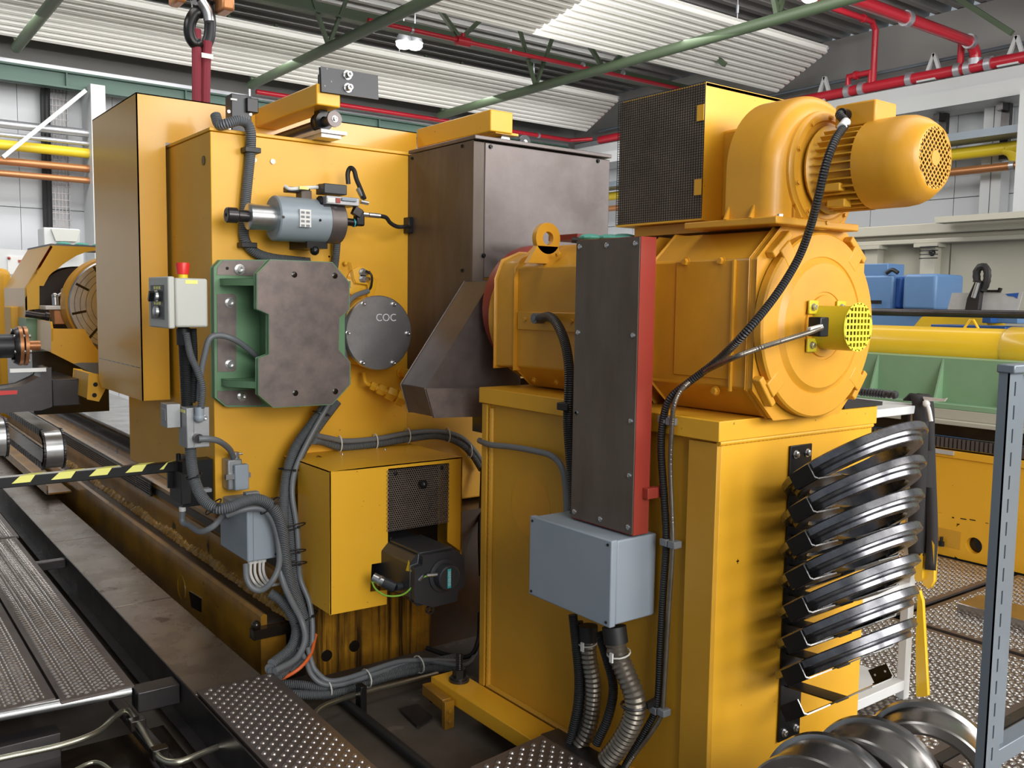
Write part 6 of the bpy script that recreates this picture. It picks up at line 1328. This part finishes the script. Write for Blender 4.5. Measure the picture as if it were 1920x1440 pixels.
t = thing('apron_guard', 'chipped yellow apron sheet below the face plate at the far left', 'guard', PY(130, 700, 6.3))
m = MB(); m.prism([PY(u, v, 6.3) for u, v in ((96, 616), (159, 617), (166, 630), (178, 650), (190, 662), (200, 672), (200, 715), (184, 706), (140, 683), (96, 661))], (0, .015, 0)); m.build('front_sheet', 'yellow_light', t)
m = MB(); m.prism([PY(u, v, 6.298) for u, v in ((137, 682), (150, 680), (200, 680), (200, 712), (184, 704), (160, 694))], (0, .001, 0)); m.build('bare_patch', 'enclosure_dark', t)
m = MB(); m.prism([PX(u, v, PY(96, 640, 6.3).x) for u, v in ((96, 616), (94, 603), (70, 599), (70, 650), (96, 661))], (.012, 0, 0)); m.build('side_sheet', 'yellow_gloss', t)
m = MB(); a, b = PY(49, 597, 6.9), PY(95, 650, 6.9); m.box(a.x, b.x, 6.9, 7.2, b.z, a.z); tag(m.build('green_housing', 'green_pale'), 'pale green housing between hood and apron at the far left', 'housing')
m = MB(); a, b = PY(20, 580, 7.3), PY(47, 640, 7.3); m.box(a.x-.0, b.x, 7.3, 7.6, b.z-.1, a.z+.02); tag(m.build('yellow_casting', 'yellow_paint', bevel=.01), 'yellow casting under the hood at the left edge', 'casting')
m = MB(); a, b = PY(-20, 502, 8.3), PY(25, 600, 8.3); m.box(a.x, b.x, 8.3, 8.8, .6, a.z); tag(m.build('rear_hood', 'yellow_paint', bevel=.06, seg=3), 'rounded yellow hood farther back at the left edge', 'hood')
c0 = PY(0, 645, 6.0); c1 = PY(70, 652, 6.0)
t = thing('drive_shaft', 'black drive shaft with bolted copper coloured coupling at the left edge', 'shaft', c0)
zc = (c0.z+c1.z)/2
def sx_(u): return PY(u, 650, 6.0).x
m = MB(); m.lathe(V(sx_(-60), 6, zc), AX, [(0, 1e-5), (0, .07), (sx_(24)-sx_(-60), .07), (sx_(24)-sx_(-60), 1e-5)], 30); m.build('housing', 'servo_black', t)
m = MB(); m.lathe(V(sx_(24), 6, zc), AX, [(0, .1), (.02, .11), (.03, .11), (.03, 1e-5)], 30); m.build('flange', 'dark_steel', t)
for u in (33, 43):
    m = MB(); m.lathe(V(sx_(u), 6, zc), AX, [(0, 1e-5), (0, .115), (.018, .115), (.018, 1e-5)], 36); m.build('disc', 'copper', t)
for i in range(6):
    a = math.radians(60*i+20); m = MB(); p = V(sx_(22), 6+.09*math.cos(a), zc+.09*math.sin(a)); m.cyl(p, p+AX*(sx_(54)-sx_(22)), .012, n=8); m.build('bolt', 'zinc', t)
m = MB(); m.cyl(V(sx_(45), 6, zc), V(sx_(75), 6, zc), .03, n=20); m.build('shaft', 'copper', t)
t = thing('steel_bracket', 'dark welded steel bracket with a red painted stripe at the left edge', 'bracket', PY(50, 770, 5.5))
m = MB(); m.prism([PY(u, v, 5.5) for u, v in ((-60, 752), (0, 731), (40, 725), (76, 708), (84, 692), (95, 690), (96, 762), (78, 768), (-60, 778))], (0, .22, 0)); m.build('body', 'dark_steel', t, bevel=.004)
m = MB(); m.prism([PY(u, v, 5.49) for u, v in ((-60, 734), (33, 732), (32, 739), (-60, 745))], (0, .008, 0)); m.build('stripe', 'red_stop', t)
m = MB(); m.bar(PY(18, 695, 5.45), PY(86, 693, 5.45), .02, .02); m.build('rod', 'aluminium', t)
m = MB(); a, b = PY(97, 712, 5.9), PY(150, 760, 5.9); m.box(a.x, b.x, 5.9, 6.6, b.z, a.z); tag(m.build('carriage_block', 'dark_steel', bevel=.006), 'dark steel block of the carriage beside the bracket', 'block')
m = MB(); a, b = PY(60, 665, 6.6), PY(205, 765, 6.6); m.box(a.x, b.x, 6.6, 7.6, b.z-.02, a.z+.02); tag(m.build('saddle', 'oil_recess_black'), 'dark oily saddle under the apron sheet', 'saddle')
t = thing('stop_bracket', 'small yellow bracket hanging below the apron beside the tall guard', 'bracket', PY(180, 750, 5.65))
m = MB(); m.prism([PY(u, v, 5.65) for u, v in ((167, 700), (183, 702), (198, 727), (185, 752), (164, 748))], (0, .4, 0)); m.build('plate', 'yellow_light', t, bevel=.003)
for u, v in ((179, 721), (177, 741)): m = MB(); m.screw(PY(u, v, 5.65), -AY, .009, .008); m.build('screw', 'black_steel', t)
# cable chains
def chain(u0, u1, vt, vb, y, lab):
    x0, x1 = PY(u0, (vt+vb)/2, y).x, PY(u1, (vt+vb)/2, y).x; zt2, zb2 = PY(u0, vt, y).z, PY(u0, vb, y).z; r = (zt2-zb2)/2; zc = (zt2+zb2)/2
    t = thing('cable_chain', lab, 'cable chain', ((x0+x1)/2, y, zb2), 'steel cable chains')
    m = MB(); pts = [(y+4, zc+r), (y+r, zc+r)]+[(y+r-r*math.sin(math.radians(a)), zc+r*math.cos(math.radians(a))) for a in range(15, 180, 15)]+[(y+r, zc-r), (y+4, zc-r)]
    inn = [(y+4, zc-r*.75), (y+r, zc-r*.75)]+[(y+r-r*.75*math.sin(math.radians(a)), zc-r*.75*math.cos(math.radians(a))) for a in range(15, 180, 15)]+[(y+r, zc+r*.75), (y+4, zc+r*.75)]
    m.prism([V(x0, a, b) for a, b in pts+inn], (x1-x0, 0, 0)); m.build('band', 'zinc', t, bevel=.002)
    for sx2 in (x0-.006, x1+.006):
        m = MB(); yy = y+r
        while yy < y+3.2:
            m.box(sx2-.005, sx2+.005, yy, yy+.05, zc+r*.72, zc+r*1.02); m.box(sx2-.005, sx2+.005, yy, yy+.05, zc-r*1.02, zc-r*.72); yy += .065
        for a in range(0, 180, 14):
            m.obox(V(sx2, y+r-r*.88*math.sin(math.radians(a)), zc+r*.88*math.cos(math.radians(a))), V(.005, 0, 0), V(0, .022*math.cos(math.radians(a)), .022*math.sin(math.radians(a)))*.9, V(0, -.02*math.sin(math.radians(a)), .02*math.cos(math.radians(a))))
        m.build('link_row', 'dark_steel', t)
chain(87, 120, 812, 884, 5.2, 'steel cable chain with bright rounded end left of the lathe bed')
chain(-25, 13, 792, 862, 5.0, 'steel cable chain cut off by the left edge')
a, b = PZ(88, 927, .05), PZ(165, 915, .05)
m = MB(); m.box(a.x, 1.53, a.y, a.y+3.5, .045, .058); m.box(a.x, a.x+.01, a.y, a.y+3.5, .058, .12); tag(m.build('chain_tray', 'bed_yellow', bevel=.002), 'oily sheet metal tray under the cable chain beside the bed', 'tray')
# crane hook and slings
YH = 7.2
t = thing('crane_hook', 'black crane hook block hanging from the top edge', 'crane hook', PY(376, 90, YH))
m = MB(); m.tube([PY(u, v, YH) for u, v in ((382, -20), (379, 20), (366, 25), (356, 45), (357, 68), (366, 82), (374, 78))], .045, 12); m.build('hook', 'black_steel', t)
m = MB(); m.tube([PY(u, v, YH+.08) for u, v in ((388, -15), (392, 20), (394, 45), (392, 70), (384, 88), (378, 86))], .045, 12); m.build('hook', 'servo_black', t)
m = MB(); m.tube([PY(376, 0, YH-.06), PY(388, 20, YH-.06), PY(392, 40, YH-.06)], .04, 12); m.build('shackle', 'zinc', t)
m = MB(); m.cyl(PY(376, -40, YH), PY(380, 5, YH), .09, n=20); m.build('swivel', 'oil_recess_black', t)
for u0, u1 in ((326, 347), (413, 437)):
    a, b = PY(u0, -20, YH-.1), PY(u1, 8 if u0 < 400 else 24, YH-.1); m = MB(); m.box(a.x, b.x, YH-.15, YH+.05, b.z, a.z); m.build('side_cheek', 'copper', t, bevel=.02)
for i, (p, q, u2, v2) in enumerate((((368, 55), (369, 130), 369, 250), ((389, 78), (386, 130), 384, 250))):
    m = MB(); m.tube([PY(*p, YH), PY(*q, YH), PY(u2, v2, YH)], .036, 10); tag(m.build('round_sling', 'sling_red'), ('dark red round sling on the crane hook, left strand', 'dark red round sling on the crane hook, right strand')[i], 'sling')
m = MB(); q = PY(389, 105, YH-.04); m.obox(q, (.045, 0, 0), (0, .003, 0), (0, 0, .018)); tag(m.build('sling_tag', 'label_white'), 'small pale tag on the right strand of the red sling', 'tag')
